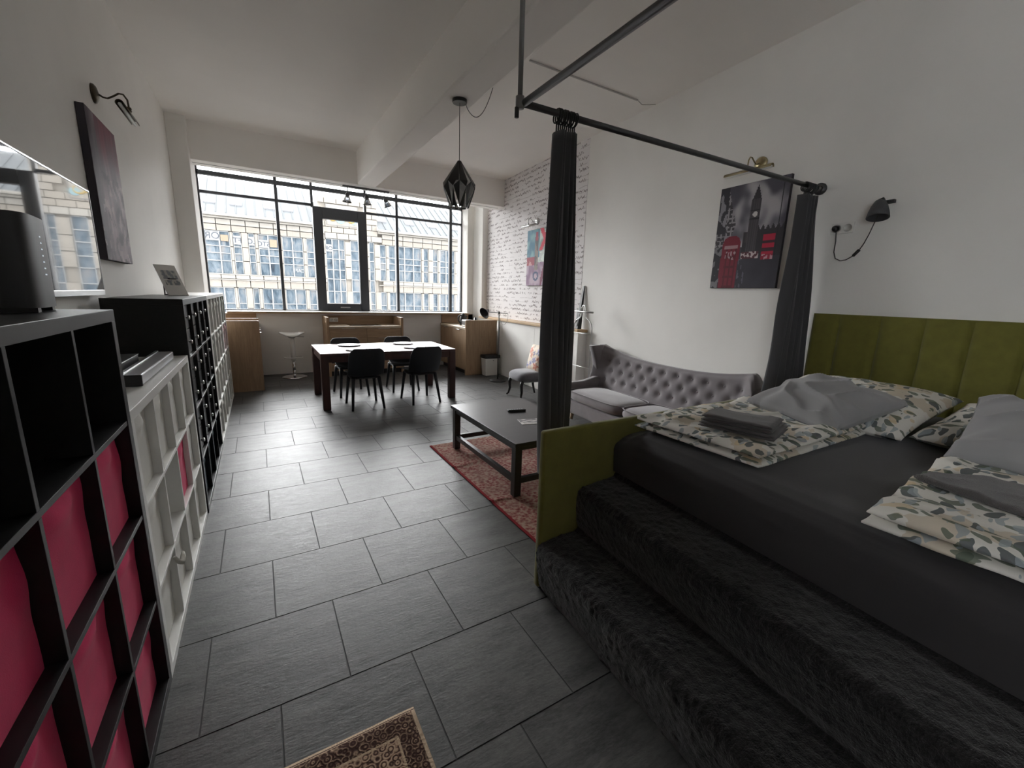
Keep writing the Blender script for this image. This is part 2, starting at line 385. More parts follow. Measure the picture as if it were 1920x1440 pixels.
struct(B().box(-.46, 4.03, 8.63, 9.07, 1.116, 1.142).obj('trim_2', OAKX, bev=.003))
M('sill_white', (.82,.81,.78), .35)
B().box(-.46, 4.03, 8.615, 9.05, 1.1425, 1.150).obj('window_board', MATS['sill_white'], wf, bev=.002)
win = struct(B().box(-.716, 4.03, 9.07, 9.16, 3.36, 3.425).box(-.716, 4.03, 9.07, 9.16, 3.635, 3.66).box(-.716, 4.03, 9.07, 9.16, 1.150, 1.170)
      .box(-.716, -.69, 9.07, 9.16, 1.17, 3.635).box(4.005, 4.03, 9.07, 9.16, 1.17, 3.635).obj('window_1', FRAME))
B().box(-.69, 1.02, 9.075, 9.15, 3.075, 3.115).obj('transom', FRAME, win, bev=.004)
B().box(1.965, 4.005, 9.075, 9.15, 3.045, 3.085).obj('transom', FRAME, win, bev=.004)
for x, wd in ((.422, .05), (1.0, .045), (1.955, .045), (2.575, .05), (3.76, .06)):
    z0 = 3.06 if x in (1.0, 1.955) else 1.17
    B().box(x-wd/2, x+wd/2, 9.065, 9.155, z0, 3.635).obj('mullion', FRAME, win, bev=.005)
# opening casement
cas = B()
for bx in ((1.0,1.165,9.03,9.15,1.152,3.07),(1.80,1.965,9.03,9.15,1.152,3.07),(1.165,1.80,9.03,9.15,2.87,3.07),(1.165,1.80,9.03,9.15,1.152,1.30)): cas.box(*bx)
cas = cas.obj('casement', FRAME, win, bev=.008)
B().box(1.40, 1.58, 8.985, 9.0, 1.215, 1.235).box(1.42, 1.44, 9.0, 9.03, 1.217, 1.233).box(1.54, 1.56, 9.0, 9.03, 1.217, 1.233).obj('handle', STEEL, cas, bev=.003)
xs = [-.69, .422, 1.0, 1.955, 2.575, 3.76, 4.005]
for a, c in zip(xs[:-1], xs[1:]):
    mid = a == 1.0
    B().box(a+.01, c-.01, 9.11, 9.116, 3.425, 3.635).obj('pane', GLASS, win)
    B().box(a+.01, c-.01, 9.11, 9.116, 3.07 if mid else 3.10, 3.36).obj('pane', GLASS, win)
    if mid: B().box(1.165, 1.80, 9.09, 9.096, 1.30, 2.87).obj('pane', GLASS, win)
    else: B().box(a+.01, c-.01, 9.11, 9.116, 1.17, 3.08).obj('pane', GLASS, win)

# ------------------------------------------------------------------ across the street
STONE = M('pale_sandstone', (.185,.166,.142), .9, var=.12, vscale=1.2, spec=.2)
STONE2 = M('pale_sandstone_trim', (.205,.19,.168), .9, var=.08, vscale=1.5, spec=.2)
ROOFM = M('zinc_roof', (.072,.077,.080), .7, spec=.2, var=.06, vscale=1)
FWHITE = M('white_window_bars', (.23,.23,.225), .6)
ASPH = M('asphalt', (.10,.10,.105), .9, var=.15, vscale=.7)
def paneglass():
    m, nt, p = _nodes('painted_reflection_glass'); v = obco(nt, (1.1,1,.45))  # mottled base colour stands in for reflections in the panes
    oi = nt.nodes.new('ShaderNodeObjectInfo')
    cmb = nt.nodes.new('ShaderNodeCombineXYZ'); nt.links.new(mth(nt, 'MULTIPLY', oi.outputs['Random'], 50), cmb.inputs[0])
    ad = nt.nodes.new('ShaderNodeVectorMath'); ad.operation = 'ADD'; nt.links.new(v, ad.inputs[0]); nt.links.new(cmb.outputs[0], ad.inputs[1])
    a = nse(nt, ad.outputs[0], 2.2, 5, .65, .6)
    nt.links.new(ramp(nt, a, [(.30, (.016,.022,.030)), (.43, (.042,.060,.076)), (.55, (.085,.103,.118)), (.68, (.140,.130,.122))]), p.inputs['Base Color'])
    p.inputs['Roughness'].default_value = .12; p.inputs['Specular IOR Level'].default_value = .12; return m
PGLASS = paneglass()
street = struct(B().box(-60, 80, 9.4, 31, -9.3, -9.0).obj('ground_street', ASPH))
FY = 31.0
bl = thing('office_building', 'pale stone office building with zinc roof across the street', 'building', (0, FY, -9))
def bp(name, mat, *bx, bev=0):   # boxes given in world x, depth offset from the facade, world z
    return part(name, mat, bl, *[(a, b2, c, d, e+9, f+9) for a, b2, c, d, e, f in bx], bev=bev)
bp('core_wall', STONE, (-14, 30, .32, 9, -9, 5.55))
slabs = {}
def slab(x0, x1, z0, z1, mat=STONE, proud=0, th=.30):
    k = (round(x1-x0, 2), round(z1-z0, 2), mat.name)
    if k not in slabs:
        me = B().box(.02, k[0]-.02, 0, th, .02, k[1]-.02).mesh('stone_slab'); me.materials.append(mat); slabs[k] = me
    link('stone_slab', slabs[k], bl, (x0, -proud+.0, z0+9))
WINS = [(-2.52,-1.15,[-1.67]),(-.99,-.57,[]),(-.22,.12,[]),(.30,1.40,[.83]),(1.59,2.75,[2.15]),(2.95,3.4,[]),
        (7.57,7.99,[]),(8.18,8.66,[]),(8.89,10.55,[9.32,9.97]),(10.72,11.1,[]),(11.44,11.83,[]),(12.01,13.2,[12.5]),(13.4,13.8,[]),(14.1,14.5,[]),(14.7,16.2,[15.4]),
        (-4.2,-2.9,[-3.5]),(-5.0,-4.5,[]),(-6.9,-5.3,[-6.1]),(16.4,16.8,[]),(17.1,17.5,[]),(17.7,19.2,[18.4])]
CENT = [(4.1,5.27,[4.5,4.91]),(5.64,6.3,[]),(6.86,7.2,[])]
def fwin(x0, x1, ms, z0, z1, bars):
    f = B(); t = .035
    f.box(x0, x0+t, .08, .15, z0+9, z1+9).box(x1-t, x1, .08, .15, z0+9, z1+9).box(x0, x1, .08, .15, z1+9-t, z1+9).box(x0, x1, .08, .15, z0+9, z0+9+t)
    for m in ms: f.box(m-.03, m+.03, .06, .15, z0+9, z1+9)
    for z in bars: f.box(x0, x1, .09, .15, z+9-.02, z+9+.02)
    fo = f.obj('window', FWHITE, bl)
    e = [x0]+ms+[x1]; zz = [z0]+sorted(bars)+[z1]
    for a, c in zip(e[:-1], e[1:]):
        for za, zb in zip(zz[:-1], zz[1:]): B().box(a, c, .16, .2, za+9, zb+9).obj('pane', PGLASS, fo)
for x0, x1, ms in WINS:
    fwin(x0, x1, ms, 2.30, 4.76, [3.08, 3.52, 3.92])
    fwin(x0, x1, ms, -.9, 1.54, [.6, -.1])
for x0, x1, ms in CENT: fwin(x0, x1, ms, -.9, 4.87, [-.1, .65, 1.5, 2.3, 2.9, 3.6, 4.2])
# piers between the windows, cut into stones
edges = sorted([(a, b2) for a, b2, _ in WINS+CENT])
prev = -7.6
for a, c in edges:
    if a-prev > .05:
        w_ = a-prev; n = max(1, round(w_/.75))
        for k in range(n):
            xa = prev+w_*k/n; xb = prev+w_*(k+1)/n
            for za, zb in ((-.9,.3),(.3,1.54),(2.30,3.1),(3.1,3.9),(3.9,4.76)): slab(xa, xb, za, zb)
    prev = c
# spandrel and frieze stones
x = -7.6
while x < 19.4:
    if not (3.9 < x+.36 < 7.4):
        slab(x, x+.73, 1.54, 2.04); slab(x, x+.73, 2.04, 2.30, STONE2, .05)
        slab(x, x+.73, 4.76, 5.12); slab(x, x+.73, 5.12, 5.44, STONE2, .04)
    else: slab(x, x+.73, 4.87, 5.25, STONE2, .05)
    x += .73
for a, c in ((-7.6, 3.75), (7.45, 19.4)):
    bp('string_course', STONE2, (a, c, -.10, .3, 2.28, 2.34), bev=.02); bp('string_course', STONE2, (a, c, -.08, .3, 1.98, 2.03))
    bp('cornice', STONE2, (a, c, -.45, .4, 5.55, 5.70), (a, c, -.25, .4, 5.44, 5.55), bev=.03)
    # sloping zinc roof in standing-seam panels
    n = int((c-a)/.48); wd = (c-a)/n
    vs = [(0,0,0),(wd-.03,0,0),(wd-.03,4.2,2.6),(0,4.2,2.6),(0,0,-.06),(wd-.03,0,-.06),(wd-.03,4.2,2.54),(0,4.2,2.54)]
    pm = B().add(vs, [(0,1,2,3),(7,6,5,4),(0,4,5,1),(1,5,6,2),(2,6,7,3),(3,7,4,0)])
    pm.box(wd-.03, wd+.005, 0, .01, -.06, 0); 
    pm.add([(wd-.03,0,.05),(wd,0,.05),(wd,4.2,2.65),(wd-.03,4.2,2.65),(wd-.03,0,-.06),(wd,0,-.06),(wd,4.2,2.54),(wd-.03,4.2,2.54)], [(0,1,2,3),(0,4,5,1),(1,5,6,2),(3,7,4,0)])
    me = pm.mesh('roof_panel'); me.materials.append(ROOFM)
    for k in range(n): link('roof_panel', me, bl, (a+k*wd, -.4, 14.70))
    sk = B().add([(0,0,0),(.62,0,0),(.62,.62,.384),(0,.62,.384),(0,0,.07),(.62,0,.07),(.62,.62,.454),(0,.62,.454)], [(0,3,2,1),(4,5,6,7),(0,1,5,4),(1,2,6,5),(2,3,7,6),(3,0,4,7)]).mesh('skylight')
    sk.materials.append(M('skylight_frame', (.09,.09,.095), .5))
    sg = B().add([(.06,.06,.11),(.56,.06,.11),(.56,.56,.42),(.06,.56,.42)], [(0,1,2,3)]).mesh('pane'); sg.materials.append(FWHITE)
    sx = [-6.2,-4.0,-2.3,-1.0,.75,1.75] if a < 0 else [7.6,9.6,11.3,13.2,14.6,16.6]
    for q in sx:
        o = link('skylight', sk, bl, (q, .6, 15.32)); link('pane', sg, o)
# raised central bay with a painted emblem panel
bp('bay_wall', STONE, (3.75, 7.45, .2, 3, -9, 7.4))
for r in range(6):
    n = 5; z0 = 5.25+.36*r
    for k in range(n+1):
        xa = 3.75+(3.7/n)*(k-(.5 if r % 2 else 0)); xb = xa+3.7/n
        xa, xb = max(xa, 3.75), min(xb, 7.45)
        if xb-xa > .1 and not (1 < r < 5 and xa < 6.3 and xb > 4.15): slab(xa, xb, z0, z0+.36)
bp('emblem_panel', STONE2, (4.2, 6.2, .02, .3, 5.72, 7.0))
bp('emblem_shadow_edge', M('panel_shadow_frame', (.10,.095,.09), .8), (4.2,6.2,-.02,.05,5.70,5.75),(4.2,4.25,-.02,.05,5.75,7.0),(6.15,6.2,-.02,.05,5.75,7.0))  # dark edging, shade of a recessed panel put into colour
GOLD = M('ochre_gilding', (.22,.14,.02), .5); SKYB = M('pale_blue_enamel', (.10,.18,.20), .5)
def swirl(cx, cz, r, a0, a1, wd): return B().tube([(cx+r*math.cos(a0+(a1-a0)*i/14)*(1-.02*i), -.01, 9+cz+r*math.sin(a0+(a1-a0)*i/14)*.8) for i in range(15)], wd, 6)
for cx, r, a0, a1 in ((4.62,.22,2.6,6.4),(5.78,.26,3.2,6.9),(5.40,.16,3.4,7.4),(4.95,.14,2.4,5.6)): swirl(cx, 6.18, r, a0, a1, .045).obj('gilt_scroll', GOLD, bl)
B().lathe([(.27,-.03),(.27,.03)], 20, Matrix.Translation((5.08,0,15.12)) @ Matrix.Rotation(PI/2, 4, 'X')).obj('blue_shield', SKYB, bl)
B().lathe([(.20,-.03),(.20,.03)], 20, Matrix.Translation((5.95,0,15.05)) @ Matrix.Rotation(PI/2, 4, 'X')).obj('blue_shield', SKYB, bl)
# mirror-image lettering and banners: reflections put on the office panes as coloured shapes
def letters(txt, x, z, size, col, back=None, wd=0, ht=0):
    cu = bpy.data.curves.new('reflected_lettering', 'FONT'); cu.body = txt; cu.size = size; cu.align_x = 'CENTER'; cu.extrude = .004
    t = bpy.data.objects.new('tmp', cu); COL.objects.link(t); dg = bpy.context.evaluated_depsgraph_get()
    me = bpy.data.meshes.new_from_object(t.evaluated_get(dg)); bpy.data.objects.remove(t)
    me.name = 'reflected_lettering'; me.materials.clear(); me.materials.append(col)
    o = link('reflected_lettering', me, bl, (x, .05, z+9), (PI/2, 0, 0)); o.scale = (-1, 1, 1)
    if back: bp('reflected_banner', back, (x-wd/2, x+wd/2, .06, .075, z-.1, z-.1+ht))
INK = M('reflected_ink', (.02,.025,.035), .6); BAN = M('reflected_banner_pale', (.17,.17,.168), .7); LET = M('reflected_white', (.22,.22,.22), .6); TAN = M('reflected_banner_tan', (.16,.115,.075), .7)
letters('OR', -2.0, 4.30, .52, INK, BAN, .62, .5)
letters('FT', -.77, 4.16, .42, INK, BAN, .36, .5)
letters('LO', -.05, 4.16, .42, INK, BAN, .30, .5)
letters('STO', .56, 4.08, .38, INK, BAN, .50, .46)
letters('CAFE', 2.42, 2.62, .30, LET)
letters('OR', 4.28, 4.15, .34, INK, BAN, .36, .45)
bp('reflected_banner', TAN, (-1.6,-1.22,.06,.075,4.2,4.55)); bp('reflected_banner', TAN, (.9,1.3,.06,.075,4.05,4.5))

# ------------------------------------------------------------------ cube shelving along the left wall
OT, IT, CE, DP = .038, .016, .335, .39
def cube_shelf(name, label, xf, y0, cols, rows, mat, ys=1.0):
    t = thing(name, label, 'shelf', (xf-DP, y0, 0))
    L = (2*OT+cols*CE+(cols-1)*IT)*ys; H = 2*OT+rows*CE+(rows-1)*IT
    part('top_panel', mat, t, (0, DP, 0, L, H-OT, H), bev=.0015)
    part('bottom_panel', mat, t, (0, DP, 0, L, 0, OT), bev=.0015)
    part('side_panel', mat, t, (0, DP, 0, OT*ys, OT, H-OT), bev=.0015); part('side_panel', mat, t, (0, DP, L-OT*ys, L, OT, H-OT), bev=.0015)
    for r in range(1, rows):
        z = OT+r*(CE+IT)-IT; part('shelf_board', mat, t, (0, DP-.002, OT*ys, L-OT*ys, z, z+IT), bev=.001)
    for c in range(1, cols):
        y = (OT+c*(CE+IT)-IT)*ys
        for r in range(rows):
            z = OT+r*(CE+IT); part('divider', mat, t, (0, DP-.002, y, y+IT*ys, z, z+CE), bev=.001)
    part('back_panel', mat, t, (0, .006, OT, L-OT, OT, H-OT))
    def cell(c, r, inset=.02):   # row 0 at the top; world position of the cell floor, front centre
        rr = rows-1-r
        return (xf-inset, y0+(OT+c*(CE+IT)+CE/2)*ys, OT+rr*(CE+IT)+.0008)
    return cell
def bin_mesh(seed, wd=.327, ht=.322, dp=.33):
    b = B()
    def front(u, v):
        y = (u-.5)*wd; z = v*ht
        x = .006*math.sin(PI*u)*math.sin(PI*v)+.010*fbm(u*3+seed, v*3, seed)*(v**.7)+.012*sm(.72, .82, v)*(1-sm(.86, .93, v))*math.exp(-((u-.5)/.23)**4)
        z += .006*fbm(u*4, seed, 2)*v
        return (x-.008, y, z)
    b.grid(front, 14, 14)
    T = .006
    b.box(-dp, -.012, -wd/2, -wd/2+T, 0, ht-.006); b.box(-dp, -.012, wd/2-T, wd/2, 0, ht-.006); b.box(-dp, -dp+T, -wd/2, wd/2, 0, ht-.006); b.box(-dp, -.012, -wd/2, wd/2, 0, T)
    return b
bins = {}
ORD = ('first', 'second', 'third', 'fourth')
def put_bin(pos, kind, mat, label, group, seeds=3):
    s = random.randrange(seeds); k = (kind, s)
    t = thing('storage_bin', label, 'storage bin', pos, 0, group)
    if k not in bins:
        me = bin_mesh(s*3.7).mesh('bin_body', True); me.materials.append(mat)
        hb = B().box(-.011, -.0035, -.160, .160, .306, .3235).mesh('hem'); hb.materials.append(mat)
        bins[k] = (me, hb)
    link('bin_body', bins[k][0], t); link('hem', bins[k][1], t)
    return t
# near black unit, 4 x 4
c1 = cube_shelf('cube_shelf', 'black cube shelf of four rows with pink bins and a router on top', -.414, .424, 4, 4, BLACKASH)
for r in (1, 2, 3):
    for c in (1, 2, 3): put_bin(c1(c, r, .030), 'pink', PINK, f'pink bin under the router, {ORD[r]} row down, {ORD[3-c]} column from the white shelf', 'pink bins in the black cube shelf')
# white unit, 4 x 3
c2 = cube_shelf('cube_shelf', 'low white cube shelf of three rows below the television', -.414, 1.890, 4, 3, WHITE, 1.0)
for r in range(3):
    for c in range(4):
        if (r, c) == (1, 1): continue
        if (r, c) == (1, 2): put_bin(c2(c, r, .020), 'pink', PINK, 'single pink fabric bin among white bins in the low white shelf', None); continue
        put_bin(c2(c, r, .026), 'white', WFAB, f'off-white bin below the television, {ORD[r]} row down, {ORD[c]} column from the pink bins', 'white bins in the low white shelf')
b = B().tube([(.0,0,0), (.012,.006,-.03), (.02,.02,-.045), (.022,.05,-.03), (.02,.07,-.02)], [.008,.01,.012,.01,.006], 6)
tag(b.obj('fabric_strap', BFAB, None, True, loc=(-.405, 2.17, .375)), 'beige fabric strap hanging in front of the low white shelf', 'strap')
# tall black unit with drawer inserts
c3 = cube_shelf('cube_shelf', 'tall black cube shelf filled with black two-drawer inserts', -.407, 3.372, 4, 4, BLACKASH, 1.012)
proto = None
DRW = M('black_drawer_front', (.045,.044,.046), .4, var=.1)
for r in range(3):
    for c in range(4):
        p = c3(c, r, .024)
        if proto is None:
            proto = thing('drawer_insert', 'two-drawer insert in the tall black shelf, first row down, first from the television', 'drawer unit', p, 0, 'drawer inserts in the tall black shelf')
            part('carcass', BLACKASH, proto, (-.34,-.016,-.165,-.153,0,.332),(-.34,-.016,.153,.165,0,.332),(-.34,-.016,-.153,.153,0,.010),(-.34,-.016,-.153,.153,.322,.332),(-.34,-.33,-.153,.153,.01,.322))
            for z in (.004, .168):
                d = part('drawer', DRW, proto, (-.015,0,-.164,.164,z,z+.158), bev=.0015)
                B().lathe([(.006,0),(.006,.012),(.013,.016),(.014,.024),(.009,.027)], 10, Matrix.Translation((0,0,z+.079)) @ Matrix.Rotation(PI/2, 4, 'Y')).obj('knob', STEEL, d, True)
        else: copytree(proto, None, p, f'two-drawer insert in the tall black shelf, {ORD[r]} row down, {ORD[c]} from the television')
for c in range(4): put_bin(c3(c, 3, .024), 'teal', TEAL, f'dark slate bin below the black drawers, {ORD[c]} from the low white shelf', 'slate bins in the tall black shelf')
# tall white unit and the narrow end unit
c4 = cube_shelf('cube_shelf', 'tall white cube shelf filled with beige bins beyond the black drawers', -.407, 4.866, 4, 4, WHITE, 1.045)
for r in range(4):
    for c in range(4): put_bin(c4(c, r, .014), 'beige', BFAB, f'beige bin in tall white shelf, {ORD[r]} row down, {ORD[c]} column from the black drawers', 'beige bins in the tall white shelf')
c5 = cube_shelf('cube_shelf', 'narrow white cube shelf standing next to the oak kitchen side panel', -.407, 6.402, 2, 4, WHITE, 1.06)
OLVB = M('sage_fabric', (.20,.23,.18), .85, var=.1); DPINK = M('dusty_pink_fabric', (.42,.16,.18), .85, var=.1)
for r in range(4):
    for c in range(2):
        side = ('beside the tall white shelf', 'beside the oak side panel')[c]
        kind, mt, nm = (('sage', OLVB, 'sage green'), ('dpink', DPINK, 'dusty pink'), ('beige', BFAB, 'beige'), ('beige', BFAB, 'beige'))[r]
        put_bin(c5(c, r, .012), kind, mt, f'{nm} bin in the narrow white shelf, {ORD[r]} row down, {side}', 'bins in the narrow white shelf')

# router on the near shelf
t = thing('router', 'black tower router with a column of small lights on the near black shelf', 'router', (-.555, 1.725, 1.465), math.radians(6))
def rsec(u, v):
    a = 2*PI*u; ex = .55
    cx = math.copysign(abs(math.cos(a))**ex, math.cos(a)); sy = math.copysign(abs(math.sin(a))**ex, math.sin(a))
    k = 1+.05*v
    return (cx*.045*k, sy*.108*k, .012+.243*v)
b = B().grid(rsec, 36, 6, True); b.add([rsec(i/36, 1) for i in range(36)], [tuple(range(36))]); b.add([rsec(i/36, 0) for i in range(36)], [tuple(range(35,-1,-1))])
b.obj('housing', BLACK, t, auto=True, bev=.004)
part('foot', BLACK, t, (-.035,.035,-.09,-.06,0,.013)); part('foot', BLACK, t, (-.035,.035,.06,.09,0,.013))
LED = M('led_white', (.8,.9,1), .4, emit=.5)
for k in range(7): part('status_light', LED, t, (.0455,.0475,-.006,.002,.10+.017*k,.1035+.017*k))
tag(B().tube([(-.59,1.60,1.49),(-.62,1.52,1.4695),(-.66,1.42,1.4695),(-.68,1.30,1.4695),(-.64,1.18,1.4695)], .003, 6).obj('router_cable', CABLE, None, True), 'thin dark cable behind the router on the near shelf', 'cable')
t = thing('cable_box', 'small pale box with red stripe behind the router', 'box', (-.70, 1.62, 1.4655))
part('carton', PAPER, t, (-.05,.05,-.06,.06,0,.035), bev=.002); part('stripe', M('red_stripe', (.4,.05,.05), .5), t, (-.051,.051,-.061,.061,.012,.022))
# television
t = thing('television', 'wall-mounted flat television with silver edge, dark screen reflecting the window', 'television', (XL+.05, 2.92, 1.478))
part('housing', BLACK, t, (-.044,-.004,-.595,.595,.01,.585), bev=.004)
SCR = M('glossy_dark_screen', (.012,.012,.013), .02, spec=1.0, coat=1.0)
part('screen', SCR, t, (-.004,.002,-.593,.593,.03,.582))
part('bezel', STEEL, t, (-.03,.005,-.6,.6,.0,.03),(-.03,.005,-.6,.6,.582,.592),(-.03,.005,-.6,-.593,.03,.582),(-.03,.005,.593,.6,.03,.582), bev=.002)
# things on the low white shelf
t = thing('soundbar', 'long grey soundbar with black end lying on the low white shelf', 'soundbar', (-.50, 2.35, 1.113))
part('body', GREY, t, (-.04,.04,.012,.83,.004,.05), bev=.006); part('end_cap', BLACK, t, (-.042,.042,0,.012,.002,.052), bev=.003)
part('top_trim', STEEL, t, (-.042,-.028,.012,.83,.05,.056)); part('foot', BLACK, t, (-.03,.03,.1,.14,0,.004)); part('foot', BLACK, t, (-.03,.03,.7,.74,0,.004))
t = thing('media_box', 'black media player box behind the soundbar on the low white shelf', 'media player', (-.67, 2.72, 1.113))
part('casing', BLACK, t, (-.10,.10,-.2,.2,.006,.075), bev=.004); part('front_trim', STEEL, t, (.1,.102,-.2,.2,.071,.074)); part('foot', BLACK, t, (-.08,.08,-.17,-.13,0,.006)); part('foot', BLACK, t, (-.08,.08,.13,.17,0,.006))
# picture frame with easel back
t = thing('info_frame', 'small white tilted card frame with printed pictures on the tall black shelf', 'photo frame', (-.56, 4.50, 1.4655), math.radians(-40))
PH, PW = .27, .18
def card(u, v):
    c = (.74,.73,.71)
    if .12 < u < .88 and .55 < v < .84: return (.25,.27,.30) if fbm(u*6, v*6, 1) > 0 else (.5,.5,.48)
    if .12 < u < .88 and .34 < v < .52: return (.2,.22,.24) if fbm(u*7, v*7, 5) > -.1 else (.55,.54,.5)
    return c
def printed(name, wd, ht, nx, ny, fn, parent, mat, axis, depth=0):
    """flat print as coloured faces; axis maps (a along width, b up) to a point"""
    vs = [axis((i/nx-.5)*wd, j/ny*ht) for i in range(nx+1) for j in range(ny+1)]
    m = ny+1; fs = [(i*m+j, (i+1)*m+j, (i+1)*m+j+1, i*m+j+1) for i in range(nx) for j in range(ny)]
    me = bpy.data.meshes.new(name); me.from_pydata(vs, [], fs); me.materials.append(mat)
    at = me.attributes.new('print', 'FLOAT_COLOR', 'FACE')
    flat = []
    for i in range(nx):
        for j in range(ny): flat += [*fn((i+.5)/nx, (j+.5)/ny), 1.0]
    at.data.foreach_set('color', flat)
    return link(name, me, parent)
TL = math.radians(24); ct, st = math.cos(TL), math.sin(TL)
fr = B(); T = Matrix.Rotation(TL, 4, 'Y').inverted() if False else Matrix.Rotation(-TL, 4, 'Y')
fr.box(-.008, 0, -PW/2, PW/2, 0, PH, T); fr.obj('card_board', PAPER, t, bev=.001)
printed('card_print', PW*.96, PH*.96, 16, 24, card, t, GLOSSP, lambda a, z: T @ Vector((.0012, a, z+.005)))
B().box(-.112,-.106,-.03,-.022,.0,.14, Matrix.Translation((0,0,0))).obj('easel_leg', BLACK, t)
B().box(-.112,-.106,.022,.03,.0,.14).box(-.112,-.106,-.03,.03,.0,.012).obj('easel_leg', BLACK, t)
B().box(-.112,-.04,-.03,.03,.132,.14).obj('easel_hinge', BLACK, t)
# ------------------------------------------------------------------ pictures and picture lights
def L(v): return tuple((c/255/12.92 if c/255 <= .04045 else ((c/255+.055)/1.055)**2.4) for c in v)
def lerp(a, b, t): return tuple(x+(y-x)*t for x, y in zip(a, b))
def art_left(u, v):
    n = fbm(u*5, v*2.2, 3); m = fbm(u*16, v*4, 9); k = fbm(u*9+fbm(u*3, v*6, 2)*1.5, v*9, 4)
    base = lerp((95,78,88), (150,132,138), sm(-.4,.5, n+.5*m))
    if u < .22: base = lerp((46,30,42), base, sm(.0,.22,u)*.8)
    if v > .62 and u > .25: base = lerp(base, (120,42,62), sm(.62,.85,v)*(.6+.5*n))
    if k > .22 and v < .62: base = lerp(base, (58,44,54), .75)
    if k < -.28 and v < .6: base = lerp(base, (186,172,172), .6)
    return L(base)
def art_bigben(u, v):
    n = fbm(u*3, v*4, 1)+.5*fbm(u*8, v*9, 2)
    sky = lerp((78,76,86), (176,172,176), sm(-.35,.55, n+ .9*math.exp(-((u-.62)/.3)**2-((v-.62)/.15)**2)-.25*sm(.75,1,v)))
    c = sky
    if v < .40: c = lerp((44,42,52), (66,64,74), .5+.5*n)                     # road
    if .30 < v < .545 and u > .44: c = (52,48,54) if int(u*46) % 2 or v < .44 else (66,60,64)   # palace
    if v < .57+.02*math.sin(u*90) and v > .30 and u > .60: c = (50,47,53)
    if .50 < u < .64 and .34 < v < .84:                                        # clock tower
        c = (64,60,66) if int(u*60) % 2 else (78,74,78)
        if abs(v-.74) < .005 or abs(v-.66) < .008: c = (38,36,42)
        if math.hypot((u-.575)*.62, (v-.70)*.93) < .022: c = (212,208,206)
    if .84 <= v < .97 and abs(u-.575) < .062*(1-(v-.84)/.13): c = (54,50,56)
    if u < .30 and v > .42 and u < .09+.21*(1-abs(v-.62)*2.2):               # ornate facade
        c = (150,146,150) if (int(v*70) % 3 == 0 or int(u*40) % 3 == 0) and fbm(u*20, v*20, 3) > -.2 else (60,56,62)
    if u < .14 and v > .55: c = (48,46,54) if fbm(u*14, v*8, 6) > -.15 else (140,138,144)
    if u < .17 and v < .42: c = (40,40,46) if fbm(u*15, v*15, 6) > -.1 else (120,118,122)
    if .02 < u-(.17-.05*v)+.06 and .14-.04*(1-v*2) < u < .42-.02*(1-v*2) and v < .52:          # red kiosk
        c = (122,26,48)
        if .395 < v < .425 and .17 < u < .38: c = (168,130,136)
        if v > .44 and math.hypot((u-.275), (v-.44)*1.7) > .14: c = sky
        if v < .39 and (int(u*44) % 3 == 0 or int(v*40) % 4 == 0) and .19 < u < .37: c = (92,18,36)
        if .28 < v < .37 and .19 < u < .36 and fbm(u*40, v*30, 8) > .15: c = (180,150,156)
    if .74 < u < .90 and .27 < v < .50:                                        # red bus
        c = (186,34,66) if not (abs(v-.43) < .012 or abs(v-.36) < .015) else (70,40,52)
        if v < .32: c = (196,150,160) if fbm(u*30, v*30, 4) > .1 else (150,30,58)
    if .44 < u < .70 and .285 < v < .35: c = (90,48,58) if fbm(u*24, v*30, 2) > -.1 else (205,190,190)
    if .915 < u < .925 and v > .30: c = (40,38,46)
    if v < .28 and .42 < u < .52 and fbm(u*30, v*12, 8) > .2: c = (96,94,108)
    return L(c)
def art_x(u, v):
    n = fbm(u*4, v*5, 2)+.5*fbm(u*11, v*11, 5)
    c = lerp((196,200,196), (120,140,140), sm(-.3,.5,n))
    if u < .55 and v > .5: c = lerp((70,118,140), (120,160,168), sm(-.4,.4,n))
    if v < .42: c = lerp((126,96,122), (172,152,166), sm(-.4,.4,n))
    if u < .35 and .36 < v < .52: c = (150,60,76) if n > -.1 else (190,140,140)
    if .36 < u < .50 and .28 < v < .86: c = (92,84,86) if n > 0 else (128,118,112)
    if .38 < u < .48 and .80 < v < .95: c = (150,60,80)
    x, y = u-.78, v-.82
    if v > .62 and (abs(x-y*.9) < .075 or abs(x+y*.9) < .075): c = (196,38,66)
    if .62 < u < .95 and v < .42 and abs(u-.62-v*.5) < .06: c = (110,40,70)
    if math.hypot((u-.42)*.7, v-.17) < .085 and math.hypot((u-.42)*.7, v-.17) > .05: c = (54,70,104)
    if .55 < u < .75 and .40 < v < .60 and n > 0: c = (206,214,206)
    return L(c)
CANV = M('canvas_side', (.05,.045,.055), .8)
def canvas(label, loc, rz, wd, ht, dp, fn, nx, ny, flip):
    t = thing('canvas_picture', label, 'picture', loc, rz)
    part('stretcher', CANV, t, (-dp, 0, -wd/2, wd/2, 0, ht), bev=.002)   # front face looks along local +x
    s = -1 if flip else 1
    printed('picture_print', wd*.995, ht*.995, nx, ny, fn, t, PRINT, lambda a, z: Vector((.0015, s*a, z+ht*.0025)))
    return t
canvas('mauve and red abstract canvas hanging above the tall black shelf', (XL+.042, 4.068, 1.698), 0, .64, .905, .04, art_left, 36, 72, False)
p = rwp(2.418, .032, 1.69); canvas('canvas of a clock tower with red telephone kiosk and bus', p, RZ+PI, .66, .935, .03, art_bigben, 84, 120, False)
p = rwp(6.17, .032, 1.74); canvas('colourful canvas with a red cross on the handwriting wallpaper', p, RZ+PI, .76, .93, .03, art_x, 40, 60, False)
